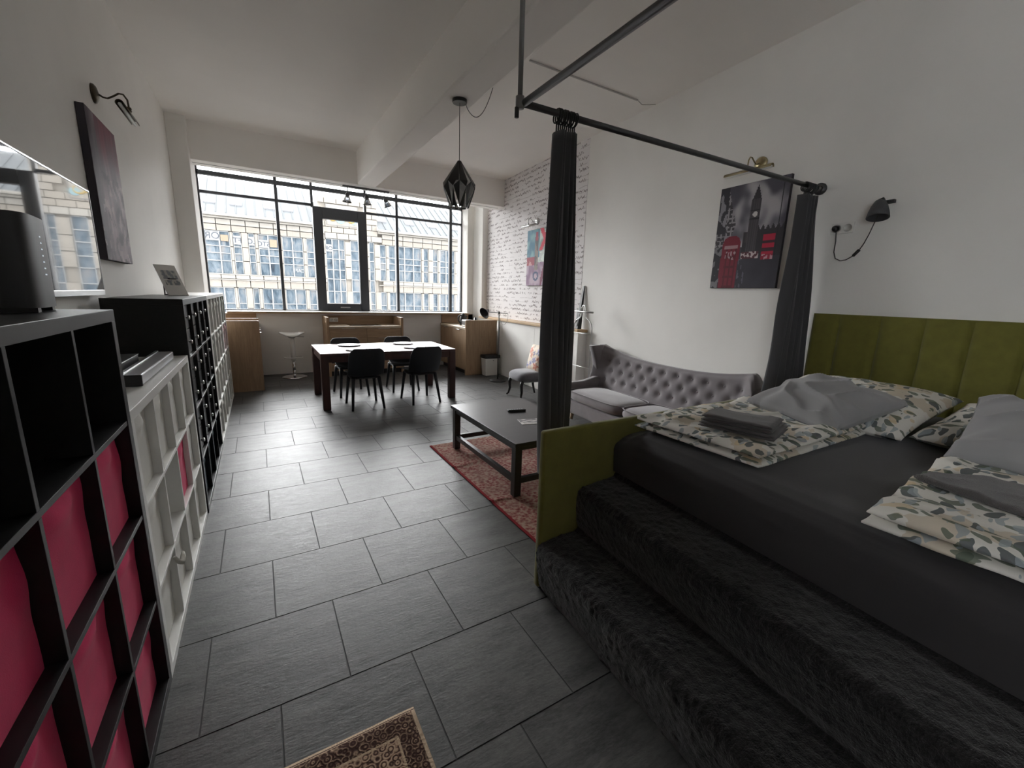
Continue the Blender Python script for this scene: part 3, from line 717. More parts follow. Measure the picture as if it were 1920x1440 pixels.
def picture_light(label, loc, rz, metal, tip=.18, hl=.22):
    t = thing('picture_light', label, 'wall lamp', loc, rz); k = tip/.295
    Ty = Matrix.Rotation(PI/2, 4, 'Y')
    B().lathe([(.06,0),(.058,.012),(.045,.022),(.012,.03)], 24, Ty).obj('wall_rose', metal, t, True)
    B().tube([(.03,0,0),(.08*k,0,-.012),(.12*k,0,-.014),(.17*k,0,.006),(.22*k,0,.03),(.26*k,0,.03),(.29*k,0,.0),(tip,0,-.05)], .006, 8).obj('gooseneck', metal, t, True)
    B().lathe([(.012,0),(.015,.006),(.012,.012),(.015,.02),(.012,.03)], 12, Matrix.Translation((tip,0,-.075))).obj('joint', metal, t, True)
    def tr(u, v):
        a = PI*(1.15*u-.075); return (tip-.01+.022*math.cos(a), -hl+2*hl*v, -.092+.022*math.sin(a))
    B().grid(tr, 12, 1).obj('reflector', metal, t, True, solid=.003)
    B().tube([(tip-.01,-hl+.005,-.096),(tip-.01,hl-.005,-.096)], .011, 10).obj('lamp_tube', M('frosted_tube', (.8,.8,.78), .3), t, True)
    return t
picture_light('dark bronze gooseneck picture light above the mauve canvas', (XL, 4.20, 2.80), 0, BRONZE)
picture_light('brass picture light above the clock tower canvas', rwp(2.40, 0, 2.775), RZ+PI, BRASS)
picture_light('steel picture light above the canvas with a red cross', rwp(6.28, 0.003, 2.80), RZ+PI, STEEL)
# reading lamp by the bed, its cord and the double socket
t = thing('reading_lamp', 'black adjustable wall spotlight with a cord above the olive headboard', 'wall lamp', rwp(1.40, 0, 2.285), RZ+PI)
part('wall_bracket', BLACKM, t, (0,.03,-.02,.05,-.012,.012), bev=.003)
B().tube([(.03,0,0),(.10,0,.0)], .009, 8).obj('arm', BLACKM, t, True)
B().tube([(.10,-.02,-.01),(.10,.02,.005)], .017, 10).obj('knuckle', BLACKM, t, True)
T = Matrix.Translation((.105,0,-.0)) @ Matrix.Rotation(math.radians(188), 4, 'X') @ Matrix.Rotation(math.radians(14), 4, 'Y')
B().lathe([(.018,.0),(.032,.01),(.046,.04),(.058,.08),(.066,.125),(.062,.125),(.05,.06),(.03,.03)], 24, T, caps=False).obj('shade', M('dark_grey_shade', (.05,.052,.056), .5), t, True)
B().tube([(.10,-.0,-.10),(.09,-.02,-.16),(.07,-.045,-.22),(.05,-.075,-.28),(.04,-.10,-.32)], .0035, 6).obj('cord', CABLE, t, True)
B().tube([(.04,-.10,-.32),(.036,-.135,-.36)], .011, 8).obj('cord_switch', BLACK, t, True)
B().tube([(.036,-.135,-.36),(.03,-.18,-.385),(.025,-.22,-.39),(.02,-.26,-.37),(.015,-.28,-.32),(.012,-.282,-.24),(.02,-.287,-.17),(.035,-.29,-.145)], .0035, 6).obj('cord', CABLE, t, True)
B().lathe([(.02,0),(.02,.03),(.013,.04)], 14, Matrix.Translation((.012,-.292,-.145)) @ Matrix.Rotation(PI/2, 4, 'Y')).obj('plug', BLACK, t, True)
def socket(label, loc, rz):
    t = thing('power_socket', label, 'socket', loc, rz)
    part('cover_plate', PLAST, t, (0,.009,-.078,.078,-.04,.04), bev=.003)
    for y in (-.037,.037):
        o = B().lathe([(.028,.0095),(.028,.0098),(.022,.003),(.0,.003)], 20, Matrix.Translation((.0,y,0)) @ Matrix.Rotation(PI/2, 4, 'Y')).obj('socket_insert', M('socket_well', (.55,.55,.53), .5), t, True)
        for q in (-.009,.009): B().lathe([(.003,.0),(.003,.0016)], 8, Matrix.Translation((.003,y+q,0)) @ Matrix.Rotation(PI/2, 4, 'Y')).obj('contact_hole', BLACK, o)
socket('white double socket with the reading lamp plug beside the headboard', rwp(1.655, 0, 2.14), RZ+PI)
# ------------------------------------------------------------------ bed with carpeted steps
SH = .06
def bx(x, y): return x+SH*(y-1.62)     # fronts run slightly out of square
YB0, YB1 = -.55, 1.618
t = thing('bed', 'raised bed with olive headboard and side board and carpeted charcoal steps', 'bed', (0,0,0))
XW = XR0+KR*1.6
def sideboard(u, v):
    pass
part('side_board', OLIVE, t, (1.172, XW-.02, 1.620, 1.664, .012, .893), bev=.016, seg=4)
part('board_foot', BLACK, t, (1.19,1.23,1.628,1.656,0,.013)); part('board_foot', BLACK, t, (3.6,3.64,1.628,1.656,0,.013))
# headboard panels along the right wall
hb = bpy.data.objects.new('headboard', B().box(-.058,-.004,-.60,1.72,.2,1.483).mesh('headboard')); hb.data.materials.append(OLIVE); COL.objects.link(hb); hb.parent = t; hb.location = (XR0,0,0); hb.rotation_euler = (0,0,RZ)
e = [1.725,1.535,1.275,1.03,.80,.56,.32,.08,-.16,-.40,-.60]
for a, c in zip(e[1:], e[:-1]):
    def pan(u, v, a=a, c=c):
        y = a+(c-a)*u; z = .30+1.19*v
        q = (1-(2*u-1)**12)*(1-(2*v-1)**30)
        return (-.055-.022*q, y, z)
    B().grid(pan, 12, 16).obj('panel', OLIVE, hb, True)
# mattress with fitted sheet
def matt(u, v):
    y = YB0+(YB1-.006-YB0)*v
    pts = [(0,.60),(0,.74),(.012,.80),(.045,.838),(.10,.853),(.25,.857),(.6,.857),(1,.857)]
    i = u*(len(pts)-1); k = min(int(i), len(pts)-2); f = i-k
    sx = pts[k][0]+(pts[k+1][0]-pts[k][0])*f; z = pts[k][1]+(pts[k+1][1]-pts[k][1])*f
    x0 = bx(1.655, y); x = x0+sx*(XR0+KR*y-.085-x0) if sx > .25 else x0+sx*1.2
    edge = sm(1.28, 1.6, y)
    z -= .05*sm(1.45, 1.612, y)*sm(.7, .85, z)
    z += .008*edge*fbm(x*3, y*34+x*14, 1)*sm(.7,.84,z)
    return (x-.012*math.sin(PI*min(1, u*2.2))*(z < .83), y, z)
B().grid(matt, 40, 110).obj('mattress', CHAR, t, True)
def ramp_pt(prof, s):
    d = [math.hypot(prof[i+1][0]-prof[i][0], prof[i+1][1]-prof[i][1]) for i in range(len(prof)-1)]; tot = sum(d); s *= tot
    for i, L_ in enumerate(d):
        if s <= L_ or i == len(d)-1:
            f = min(1, s/L_); return (prof[i][0]+(prof[i+1][0]-prof[i][0])*f, prof[i][1]+(prof[i+1][1]-prof[i][1])*f)
        s -= L_
stepprof = [(1.198,.006),(1.180,.05),(1.165,.14),(1.150,.235),(1.158,.268),(1.185,.285),(1.25,.292),(1.40,.296),(1.425,.31),(1.410,.36),(1.400,.48),(1.408,.528),(1.44,.55),(1.52,.556),(1.66,.565),(1.70,.60)]
def steps(u, v):
    x, z = ramp_pt(stepprof, u); y = YB0+(YB1-YB0-.004)*v
    n = .004*fbm(x*40, y*40, z*40)+.006*fbm(x*9, y*7, z*9)
    d = .006*fbm(y*70, z*80, x*60)
    return (bx(x, y)-abs(n)-d*.5, y, max(.004, z+n+d*.4))
B().grid(steps, 150, 300).obj('stair_carpet', PILE, t, True)
part('podium', BLACKM, t, (1.72, XR0-.10, YB0, YB1-.01, .01, .62))
# pillows, folded duvets, towels: soft shapes
def ridge(x, y, z): return (1-abs(2*fbm(x, y, z)))**3
def pillow(name, label, cat, loc, rot, wd, dp, ht, mat, seed, wr=.010, n=64):
    def pt(i, j, s):
        a = 2*i/n-1; b2 = 2*j/n-1
        e = max(0, (1-abs(a)**2.6)*(1-abs(b2)**2.6))
        th = ht/2*e**.42
        X = wd/2*a*(1-.055*(1-b2*b2)*a*a); Y = dp/2*b2*(1-.055*(1-a*a)*b2*b2)
        q = 9; wx = X*q+seed; wy = Y*q
        ang = math.atan2(b2, a); rad = math.hypot(a, b2)
        crease = (ridge(wx*.55+.6*fbm(wx*.4, wy*.4, seed), wy*.55, seed)-.3)+.7*math.sin(ang*9+3*fbm(wx*.5, wy*.5, 2))*sm(.45,1.1,rad)*.5
        Z = s*th+wr*crease*(.35+.65*e**.3)*(1 if s > 0 else .2)+.02*fbm(X*3, Y*3, seed+5)*e
        if s < 0: Z *= .75
        return (X+.006*fbm(a*3, b2*3, seed+1), Y, Z)
    vs = [pt(i, j, s) for s in (1, -1) for i in range(n+1) for j in range(n+1)]; m = n+1
    fs = [(o+i*m+j, o+(i+1)*m+j, o+(i+1)*m+j+1, o+i*m+j+1) for o in (0, m*m) for i in range(n) for j in range(n)]
    ring = [i*m for i in range(m)]+[n*m+j for j in range(1, m)]+[i*m+n for i in range(n-1, -1, -1)]+[j for j in range(n-1, 0, -1)]
    fs += [(ring[i], ring[(i+1) % len(ring)], ring[(i+1) % len(ring)]+m*m, ring[i]+m*m) for i in range(len(ring))]
    o = B().add(vs, fs).obj(name, mat, None, True); o.location = loc; o.rotation_euler = rot
    return tag(o, label, cat)
R_ = math.radians
pillow('floral_pillow', 'floral pillow by the side board leaning on the olive headboard', 'pillow', (3.13,1.13,.962), (R_(0),R_(-11),R_(-3)), .74, .84, .19, FLORAL, 1)
pillow('grey_pillow', 'crumpled grey cushion lying on the floral pillow by the side board', 'pillow', (2.74,1.10,1.005), (R_(5),R_(-13),R_(-14)), .56, .52, .20, GREYC, 4, .030)
pillow('floral_pillow', 'floral pillow half hidden under the grey cushion beside the second duvet', 'pillow', (3.17,.28,.955), (0,R_(-9),R_(-3)), .72, .86, .18, FLORAL, 7)
pillow('grey_pillow', 'grey cushion propped above the second folded duvet', 'pillow', (2.74,.24,1.035), (R_(0),R_(-22),R_(4)), .54, .58, .17, GREYC, 11, .028)
def folded(name, label, cat, corners, z, layers, ht, mat, seed, group=None, wav=.012, n=46):
    """stack of cloth layers over the quad corners (a,b,c,d in order)"""
    a, b_, c, d = [Vector((*q, 0)) for q in corners]
    t = thing(name, label, cat, (0,0,0), 0, group)
    for k in range(layers):
        h0 = z+ht*k/layers; h1 = z+ht*(k+1)/layers
        def f(u, v, k=k, h0=h0, h1=h1):
            aa = 2*PI*v; s = (u-.5)
            return None
        def surf(top):
            def g(u, v):
                ins = .012*k+.012*fbm(k*3.1, u*4, v*4)
                uu = .0+(u-.5)*(1-ins)+.5; vv = (v-.5)*(1-ins)+.5
                p = a.lerp(b_, uu).lerp(d.lerp(c, uu), vv)
                ed = min(u, 1-u, v, 1-v); rr = sm(0, .06, ed)
                jit = .6*wav*fbm(u*7+seed, v*7, k)*(1-rr)
                zz = (h0+h1)/2+(1 if top else -1)*(h1-h0)/2*(.25+.75*math.sqrt(rr))
                if top: zz += wav*(fbm(p.x*5+seed, p.y*5, k)+.9*(ridge(p.x*5+p.y*3, p.y*4-p.x*2+seed, k)-.3)+.4*fbm(p.x*16, p.y*11+seed, k))*(1 if k == layers-1 else .3)
                return (p.x+jit, p.y+jit, max(zz, z+.001))
            return g
        q = B(); q.grid(surf(True), n, n); q.grid(surf(False), n, n)
        # rim
        m = n+1; N = m*m; ring = [i*m for i in range(m)]+[n*m+j for j in range(1, m)]+[i*m+n for i in range(n-1, -1, -1)]+[j for j in range(n-1, 0, -1)]
        for i in range(len(ring)): x1, x2 = ring[i], ring[(i+1) % len(ring)]; q.f.append((x1, x2, x2+N, x1+N))
        q.obj('cloth_fold', mat, t, True)
    return t
folded('folded_duvet', 'folded floral duvet with dark towels on it beside the side board', 'duvet', [(1.72,1.545),(1.745,.885),(2.90,.885),(2.80,1.555)], .862, 2, .078, FLORAL, 2, None, .016)
folded('folded_duvet', 'folded floral duvet with a spread grey towel under the propped cushion', 'duvet', [(1.60,.475),(1.62,-.38),(2.70,-.38),(2.52,.515)], .862, 2, .075, FLORAL, 9, None, .02)
tw = [[(2.05,1.30),(1.84,1.25),(1.93,.93),(2.19,1.00)], [(2.04,1.29),(1.85,1.245),(1.94,.95),(2.16,1.01)]]
folded('towel', 'lower folded dark grey towel on the duvet beside the side board', 'towel', tw[0], .944, 2, .028, TOWEL, 3, 'stacked towels', .004, 22)
folded('towel', 'upper folded dark grey towel on the duvet beside the side board', 'towel', tw[1], .972, 2, .036, TOWEL, 5, 'stacked towels', .006, 22)
folded('towel', 'dark grey towel spread over the duvet under the propped cushion', 'towel', [(2.00,.475),(1.82,-.15),(2.50,-.15),(2.12,.465)], .940, 1, .026, TOWEL, 8, None, .012, 30)
# ------------------------------------------------------------------ kitchen units
HOB = M('black_hob_glass', (.012,.012,.013), .06, coat=.5)
WORK = M('pale_oak_worktop', (.50,.40,.29), .4, var=.1, vscale=5, vs=(1,8,8))
t = thing('kitchen_unit', 'oak kitchen unit with hob under the middle of the window', 'kitchen unit', (1.02, 8.18, 0))
part('side_panel', OAKV, t, (0,.042,0,.578,0,1.075), bev=.002); part('side_panel', OAKV, t, (1.34,1.382,0,.578,0,1.075), bev=.002)
part('carcass', OAKV, t, (.045,1.337,.03,.575,.09,.875)); part('plinth', BLACKM, t, (.045,1.337,.06,.1,.0,.088))
part('backsplash', OAKX, t, (.045,1.337,.558,.578,.916,1.08))
for c in range(2):
    for r, (z0, z1) in enumerate(((.70,.872),(.40,.694),(.095,.394))):
        x0 = .047+c*.645; d = part('drawer', OAKX, t, (x0, x0+.642, .008, .029, z0, z1), bev=.0015)
        part('handle', STEEL, d, (x0+.21, x0+.43, -.006, .008, z1-.006, z1), bev=.001)
tag(part('worktop', WORK, None, (1.066,2.358,8.18,8.737,.877,.915), bev=.002), 'pale oak worktop between the side panels under the window', 'worktop')
t = thing('hob', 'black glass hob set flat on the worktop under the window', 'hob', (1.43, 8.28, .9155))
part('glass_plate', HOB, t, (0,.58,0,.36,0,.006), bev=.001)
for q, (x, y) in enumerate(((.15,.18),(.43,.18))): B().lathe([(.085,.0),(.085,.0066),(.08,.0066)], 28, Matrix.Translation((x,y,0)), caps=False).obj('cooking_zone', GREY, t)
socket('white double socket on the oak backsplash above the hob worktop', (1.22, 8.7375, 1.0), -PI/2)
def side_unit(label, x0, x1, y0, y1, face):
    """unit whose doors look along x (face = +1 or -1); tall side panel towards the room"""
    t = thing('kitchen_unit', label, 'kitchen unit', (0,0,0))
    part('side_panel', OAKV, t, (x0, x1, y0, y0+.04, 0, 1.07), bev=.002)
    xf = x1 if face > 0 else x0
    a, b2 = (x0+.01, x1-.03) if face > 0 else (x0+.03, x1-.01)
    part('carcass', OAKV, t, (a, b2, y0+.041, y1, .1, .885)); part('plinth', BLACKM, t, (a+.05, b2-.05, y0+.041, y1, 0, .098))
    part('worktop', WORK, t, (min(a, xf), max(b2, xf), y0+.041, y1, .887, .925), bev=.002)
    part('backsplash', OAKX, t, (a, b2, y1-.02, y1, .926, 1.11))
    n = 2; L_ = (y1-y0-.045)/n
    for k in range(n):
        ya = y0+.043+k*L_; d = part('door', OAKV, t, ((xf-.028, xf-.008) if face > 0 else (xf+.008, xf+.028))+(ya+.002, ya+L_-.004, .10, .882), bev=.0015)
        xh = (xf-.008, xf+.02) if face > 0 else (xf-.02, xf+.008)
        ym = ya+L_/2
        part('handle', STEEL, d, xh+(ym-.07, ym+.07, .864, .874), bev=.002)
    return t
side_unit('oak kitchen unit beside the shelves, doors facing the room', -.71, -.015, 7.985, 8.765, 1)
tl = thing('base_cabinet', 'oak base cabinet with tall plain side at the end of the white shelves', 'kitchen unit', (0,0,0))
part('side_panel', OAKV, tl, (-.625, -.012, 7.40, 7.44, 0, 1.07), bev=.002); part('carcass', OAKV, tl, (-.625,-.045,7.441,7.98,.1,.885)); part('plinth', BLACKM, tl, (-.62,-.08,7.441,7.98,0,.098)); part('worktop', WORK, tl, (-.625,-.012,7.441,7.98,.887,.925), bev=.002)
d = part('door', OAKV, tl, (-.043,-.022,7.445,7.975,.1,.882), bev=.0015); part('handle', STEEL, d, (-.022,.006,7.62,7.76,.864,.874), bev=.002)
side_unit('oak kitchen unit with kettle by the handwriting wallpaper', 3.385, 4.06, 7.41, 8.765, -1)
t = thing('kettle', 'black electric kettle on the kitchen unit by the wallpaper', 'kettle', (3.66, 8.15, .926))
B().lathe([(.075,0),(.082,.012),(.08,.03),(.072,.12),(.062,.19),(.056,.205)], 24).obj('body', BLACK, t, True)
B().lathe([(.056,0),(.05,.018),(.012,.024),(.012,.036),(.0,.036)], 20, Matrix.Translation((0,0,.205))).obj('lid', BLACK, t, True)
B().tube([(-.055,-.01,.20),(-.105,-.02,.195),(-.125,-.025,.15),(-.12,-.024,.09),(-.085,-.017,.05)], .012, 8).obj('handle', BLACK, t, True)
B().tube([(.06,.012,.16),(.10,.02,.19)], [.022,.008], 8).obj('spout', BLACK, t, True)
t = thing('toaster', 'small silver toaster on the kitchen unit in front of the kettle', 'toaster', (3.60, 7.74, .926))
part('body', STEEL, t, (-.10,.10,-.14,.14,.008,.13), bev=.018, seg=3); part('slot', BLACK, t, (-.02,.02,-.11,.11,.126,.132)); part('base', BLACK, t, (-.09,.09,-.13,.13,0,.009)); part('lever', BLACK, t, (-.02,.02,-.16,-.14,.08,.09))
for k, (x, y, h) in enumerate(((3.92,8.1,.13),(3.98,8.22,.15))):
    g = thing('drinking_glass', ('shorter' if k == 0 else 'taller')+' clear drinking glass beside the kettle', 'glass', (x, y, .926), 0, 'glasses beside the kettle')
    B().lathe([(.028,0),(.034,h),(.032,h),(.026,.006)], 18).obj('tumbler', SHADEG, g, True)
# waste bin
t = thing('waste_bin', 'white waste bin with black lid against the oak side panel', 'bin', (3.865, 7.29, 0), math.radians(0))
b = B(); b.add([(-.135,-.075,0),(.135,-.075,0),(.135,.095,0),(-.135,.095,0),(-.155,-.09,.34),(.155,-.09,.34),(.155,.11,.34),(-.155,.11,.34)], [(0,3,2,1),(4,5,6,7),(0,1,5,4),(1,2,6,5),(2,3,7,6),(3,0,4,7)])
b.obj('bucket', PLAST, t, bev=.008); part('lid', BLACK, t, (-.168,.168,-.103,.115,.341,.405), bev=.012); B().lathe([(.012,0),(.012,.004)], 12, Matrix.Translation((.02,-.089,.30)) @ Matrix.Rotation(PI/2, 4, 'X')).obj('badge', GREY, t)
# bar stool
t = thing('bar_stool', 'white swivel bar stool with chrome foot under the window board', 'stool', (.47, 8.40, 0))
B().lathe([(.205,0),(.205,.008),(.17,.016),(.06,.026),(.035,.04),(.03,.05)], 32).obj('base', CHROME, t, True)
B().tube([(0,0,.04),(0,0,.30)], .026, 16).obj('lower_column', CHROME, t, True)
B().tube([(0,0,.30),(0,0,.72)], [.040,.036], 16).obj('column_cover', PLAST, t, True)
B().tube([(.15*math.cos(a), -.03+.12*math.sin(a), .36) for a in [2*PI*k/24 for k in range(24)]], .009, 8, closed=True).obj('foot_ring', PLAST, t, True)
B().tube([(0,0,.36),(0,.09,.36)], .009, 6).obj('foot_ring_stay', PLAST, t, True)
def seat(u, v):
    a = 2*PI*u; r = v
    x = .20*r*math.cos(a); y = .17*r*math.sin(a)
    z = .80+.045*r**3*(.5+.5*math.cos(2*a)) - .05*sm(.8,1,r)*(1-.5*abs(math.cos(a))) - .018*(1-r)
    return (x, y, z-.02)
B().grid(seat, 36, 10, True).obj('seat', PLAST, t, True, solid=.02)
B().tube([(0,0,.70),(0,0,.76)], [.04,.12], 16).obj('seat_mount', GREY, t, True); B().tube([(.05,0,.725),(.19,-.02,.72)], .006, 6).obj('lever', GREY, t, True)
# ------------------------------------------------------------------ dining table
X0, X1, Y0, Y1 = .63, 2.49, 5.81, 6.88
t = thing('dining_table', 'dark red wooden dining table with polished top near the window', 'table', (0,0,0))
part('frame_rail', REDW, t, (X0+.02,X1-.02,Y0+.02,Y0+.05,.63,.715), (X0+.02,X1-.02,Y1-.05,Y1-.02,.63,.715), (X0+.02,X0+.05,Y0+.05,Y1-.05,.63,.715), (X1-.05,X1-.02,Y0+.05,Y1-.05,.63,.715))
for x in (X0, X1-.095):
    for y in (Y0, Y1-.095): part('leg', REDW, t, (x, x+.095, y, y+.095, 0, .722), bev=.008)
part('top_frame', REDX, t, (X0,X1,Y0,Y0+.11,.722,.75),(X0,X1,Y1-.11,Y1,.722,.75),(X0,X0+.11,Y0+.11,Y1-.11,.722,.75),(X1-.11,X1,Y0+.11,Y1-.11,.722,.75), bev=.002)
n = 5
for k in range(n):
    xa = X0+.111+(X1-X0-.222)*k/n; part('top_plank', REDX, t, (xa+.001, xa+(X1-X0-.222)/n-.001, Y0+.111, Y1-.111, .724, .7495), bev=.0015)
PLATE = M('grey_glass_plate', (.16,.165,.17), .25)
for k, (x, y, lb) in enumerate(((1.14,6.08,'round glass place plate in front of the chair with its back to the shelves side of the room'),(1.96,6.12,''),(1.12,6.62,''),(1.94,6.64,''))):
    o = B().lathe([(.0,.0),(.11,.0),(.15,.008),(.165,.012),(.165,.015),(.15,.011),(.11,.004),(.0,.004)], 32, caps=False).obj('place_plate', PLATE, None, True, loc=(x, y, .7503))
    tag(o, ['grey glass plate on the table corner by the room side, shelf end', 'grey glass plate on the table by the room side, sofa end', 'grey glass plate on the table by the window side, shelf end', 'grey glass plate on the table by the window side, sofa end'][k], 'plate', 'plates on the dining table')
# dining chairs: moulded shell on a plastic frame
def chair_proto():
    t = thing('dining_chair', 'x', 'chair', (0,0,0), 0, 'dark chairs around the dining table')
    def shell(u, v):   # v: 0 front edge of the seat -> 1 top of the back; u across
        a = 2*u-1
        if v < .5:
            q = v/.5; y = .22-.42*q; z = .455-.022*math.sin(PI*min(1, q*1.1))+.0; wd = .225+.01*q
        else:
            q = (v-.5)/.5; ang = q; y = -.20-.055*math.sin(ang*PI/2)-.055*q; z = .455+.02+.355*q**1.05-.02*(1-q); wd = .235-.012*q**3
            if q < .25: z = .455+.10*q
            z = .455+.375*q**1.15
        rim = abs(a)**3
        x = a*wd
        if v < .5: z += .075*rim*sm(0,.5,v/.5*1)*.9+.012*rim
        else:
            q = (v-.5)/.5; y += .085*rim*(1-.6*q); z -= .04*sm(.68,1,abs(a))**1.5*sm(.7,1,q)**2
        x *= 1-.05*sm(.85,1,v)*abs(a)**6
        return (x, y, z)
    B().grid(shell, 24, 36).obj('shell', NAVY, t, True, solid=.014, subd=1)
    B().box(-.19,.19,-.15,.17,.405,.432).obj('under_frame', NAVY, t, bev=.012)
    for sx in (-1, 1):
        for fy, by in ((.17,.235),(-.15,-.245)):
            B().tube([(sx*.165, fy, .42), (sx*.178, fy+(by-fy)*.3, .30), (sx*.205, by, .0)], [.027,.022,.016], 10).obj('leg', NAVY, t, True)
    return t
cp = chair_proto()
cp.location = (1.165,5.87,.001); cp['label'] = 'dark moulded chair on the room side of the table, shelf end, back to the room'
copytree(cp, None, (1.955,5.87,.001), 'dark moulded chair on the room side of the table, sofa end, back to the room', rz=R_(4))
copytree(cp, None, (1.135,6.69,.001), 'dark moulded chair on the window side of the table, shelf end', rz=PI+R_(3))
copytree(cp, None, (1.940,6.72,.001), 'dark moulded chair on the window side of the table, sofa end', rz=PI-R_(2))
# ------------------------------------------------------------------ floor lamp
t = thing('floor_lamp', 'black floor lamp with cone head on a balanced arm beside the bin', 'floor lamp', (3.715, 6.71, 0))
B().lathe([(.15,0),(.15,.014),(.14,.024),(.04,.03),(.013,.04)], 32).obj('base', BLACKM, t, True)
B().tube([(0,0,.03),(0,0,1.27)], .010, 10).obj('pole', BLACKM, t, True)
B().tube([(-.22,.06,1.262),(.15,-.05,1.237)], .006, 8).obj('arm', BLACKM, t, True)
B().tube([(0,0,1.225),(0,0,1.27)], .017, 10).obj('clamp', BLACKM, t, True)
T = Matrix.Translation((-.225,.065,1.262)) @ Matrix.Rotation(R_(-118), 4, 'Y') @ Matrix.Rotation(R_(14), 4, 'X')
B().lathe([(.02,-.06),(.03,-.03),(.075,.03),(.105,.06),(.10,.06),(.07,.03),(.025,-.02)], 24, T, caps=False).obj('shade', BLACKM, t, True)
B().tube([(.15,-.05,1.237),(.155,-.055,1.18),(.14,-.05,1.10),(.11,-.04,1.05),(.07,-.03,1.03),(.04,-.02,1.07),(.012,-.012,1.15)], .003, 6).obj('cord', CABLE, t, True)
B().tube([(.012,-.012,1.0),(.03,0,.6),(.035,.01,.3),(.02,.01,.08)], .003, 6).obj('cord', CABLE, t, True)
# ------------------------------------------------------------------ slipper chair and cushion
t = thing('slipper_chair', 'grey upholstered slipper chair with curved black legs beside the lining wall', 'chair', (3.56, 5.44, 0), R_(-4))
def rseat(u, v):
    a = 2*PI*u; ex = .45; cu, su = math.cos(a), math.sin(a)
    x = math.copysign(abs(cu)**ex, cu); y = math.copysign(abs(su)**ex, su); q = PI*(v-.5); k = max(0, math.cos(q))**.35
    return (x*k*.265, y*k*.255, .335+.085*math.sin(q)+.012*(1-k*k))
B().grid(rseat, 40, 14, True).obj('seat', SLIP, t, True)
def rback(u, v):
    a = 2*PI*u; ex = .5; cu, su = math.cos(a), math.sin(a)
    y = math.copysign(abs(cu)**ex, cu); z = math.copysign(abs(su)**ex, su); q = PI*(v-.5); k = max(0, math.cos(q))**.35
    zz = .58+z*k*.19+.015*(1-(y*k)**2)
    return (.20+.03*math.sin(q)+.10*(zz-.4), y*k*.235, zz)
B().grid(rback, 40, 12, True).obj('backrest', SLIP, t, True)
for y in (-.19,.19):
    B().tube([(-.20,y,.30),(-.225,y*1.05,.22),(-.215,y*1.06,.12),(-.235,y*1.12,.035),(-.26,y*1.18,.012)], [.03,.027,.021,.016,.015], 10).obj('leg', BLKW, t, True)
    B().tube([(.19,y,.30),(.20,y,.15),(.24,y*1.02,.0)], [.024,.02,.015], 10).obj('leg', BLKW, t, True)
def cush(u, v):
    n = fbm(u*9, v*9, 3)
    c = (222,206,188)
    fl = [(.22,.78,.13,(206,134,112)),(.62,.42,.12,(150,146,176)),(.80,.78,.12,(168,162,190)),(.16,.20,.10,(130,132,168)),(.52,.68,.09,(140,140,160)),(.78,.22,.13,(196,128,108)),(.42,.30,.10,(176,172,196)),(.86,.50,.10,(200,150,130)),(.36,.62,.10,(214,160,138))]
    for x, y, r, k in fl:
        d = math.hypot(u-x, v-y); a = math.atan2(v-y, u-x)
        if d < 1.25*r*(.8+.25*math.cos(5*a)): c = k if d > r*.22 else ((120,30,44) if k[0] > 190 else (52,56,96))
        if d < r*.09: c = (230,190,170)
    if n > .33: c = lerp(c, (120,130,120), .5)
    return L(c)
t = thing('cushion', 'floral patterned cushion leaning on the grey slipper chair', 'cushion', (3.64,5.43,.405), R_(-4))
NX = 30
def cpt(i, j, s):
    u, v = i/NX, j/NX; e = (1-(2*u-1)**4)*(1-(2*v-1)**4); e = max(e, 0)**.6
    y = -(u-.5)*.42*(1-.06*math.sin(PI*v)); z = v*.40+.02; th = s*.065*e
    return Vector((.10*v+.0-th, y, z-.02+.004*e))
vs = [cpt(i, j, s) for s in (1, -1) for i in range(NX+1) for j in range(NX+1)]; m = NX+1
fs = [(o+i*m+j, o+(i+1)*m+j, o+(i+1)*m+j+1, o+i*m+j+1) for o in (0, m*m) for i in range(NX) for j in range(NX)]
me = bpy.data.meshes.new('cushion_cover'); me.from_pydata(vs, [], fs); me.materials.append(PRINT)
at = me.attributes.new('print', 'FLOAT_COLOR', 'FACE'); fl = []
for o in (0, 1):
    for i in range(NX):
        for j in range(NX): fl += [*cush((i+.5)/NX, (j+.5)/NX), 1]
at.data.foreach_set('color', fl); me.polygons.foreach_set('use_smooth', [True]*len(me.polygons)); link('cushion_cover', me, t)
# ------------------------------------------------------------------ rugs, coffee table
tag(B().grid(lambda u, v: (1.41+1.75*u, 1.70+2.26*v, .006+.005*max(0, fbm(u*3, v*9, 2))+.012*math.exp(-((v-.40+.05*u)/.008)**2)*(1-sm(.0,.25,u))+.010*math.exp(-((v-.72-.1*u)/.01)**2)*(1-sm(.05,.4,u))), 40, 160).obj('red_rug', RUGR, None, True, solid=.006), 'faded red patterned rug under the black coffee table', 'rug')
tag(B().grid(lambda u, v: (-.75+.75*u, -1.1+1.1*v, .006+.003*max(0, fbm(u*5, v*5, 2))), 20, 30).obj('brown_rug', RUGB, None, True, solid=.008, loc=(.388, 1.298, 0)), 'small brown ornamental rug with beige border on the bare tiles', 'rug')
X0, X1, Y0, Y1 = 1.575, 2.385, 2.54, 3.80; zr = .0195
t = thing('coffee_table', 'black wooden coffee table with low stretchers on the red rug', 'table', (0,0,zr))
part('table_top', BLKW, t, (X0,X1,Y0,Y1,.415,.445), bev=.003)
for x in (X0+.015, X1-.075):
    for y in (Y0+.02, Y1-.08): part('leg', BLKW, t, (x, x+.06, y, y+.06, 0, .414), bev=.003)
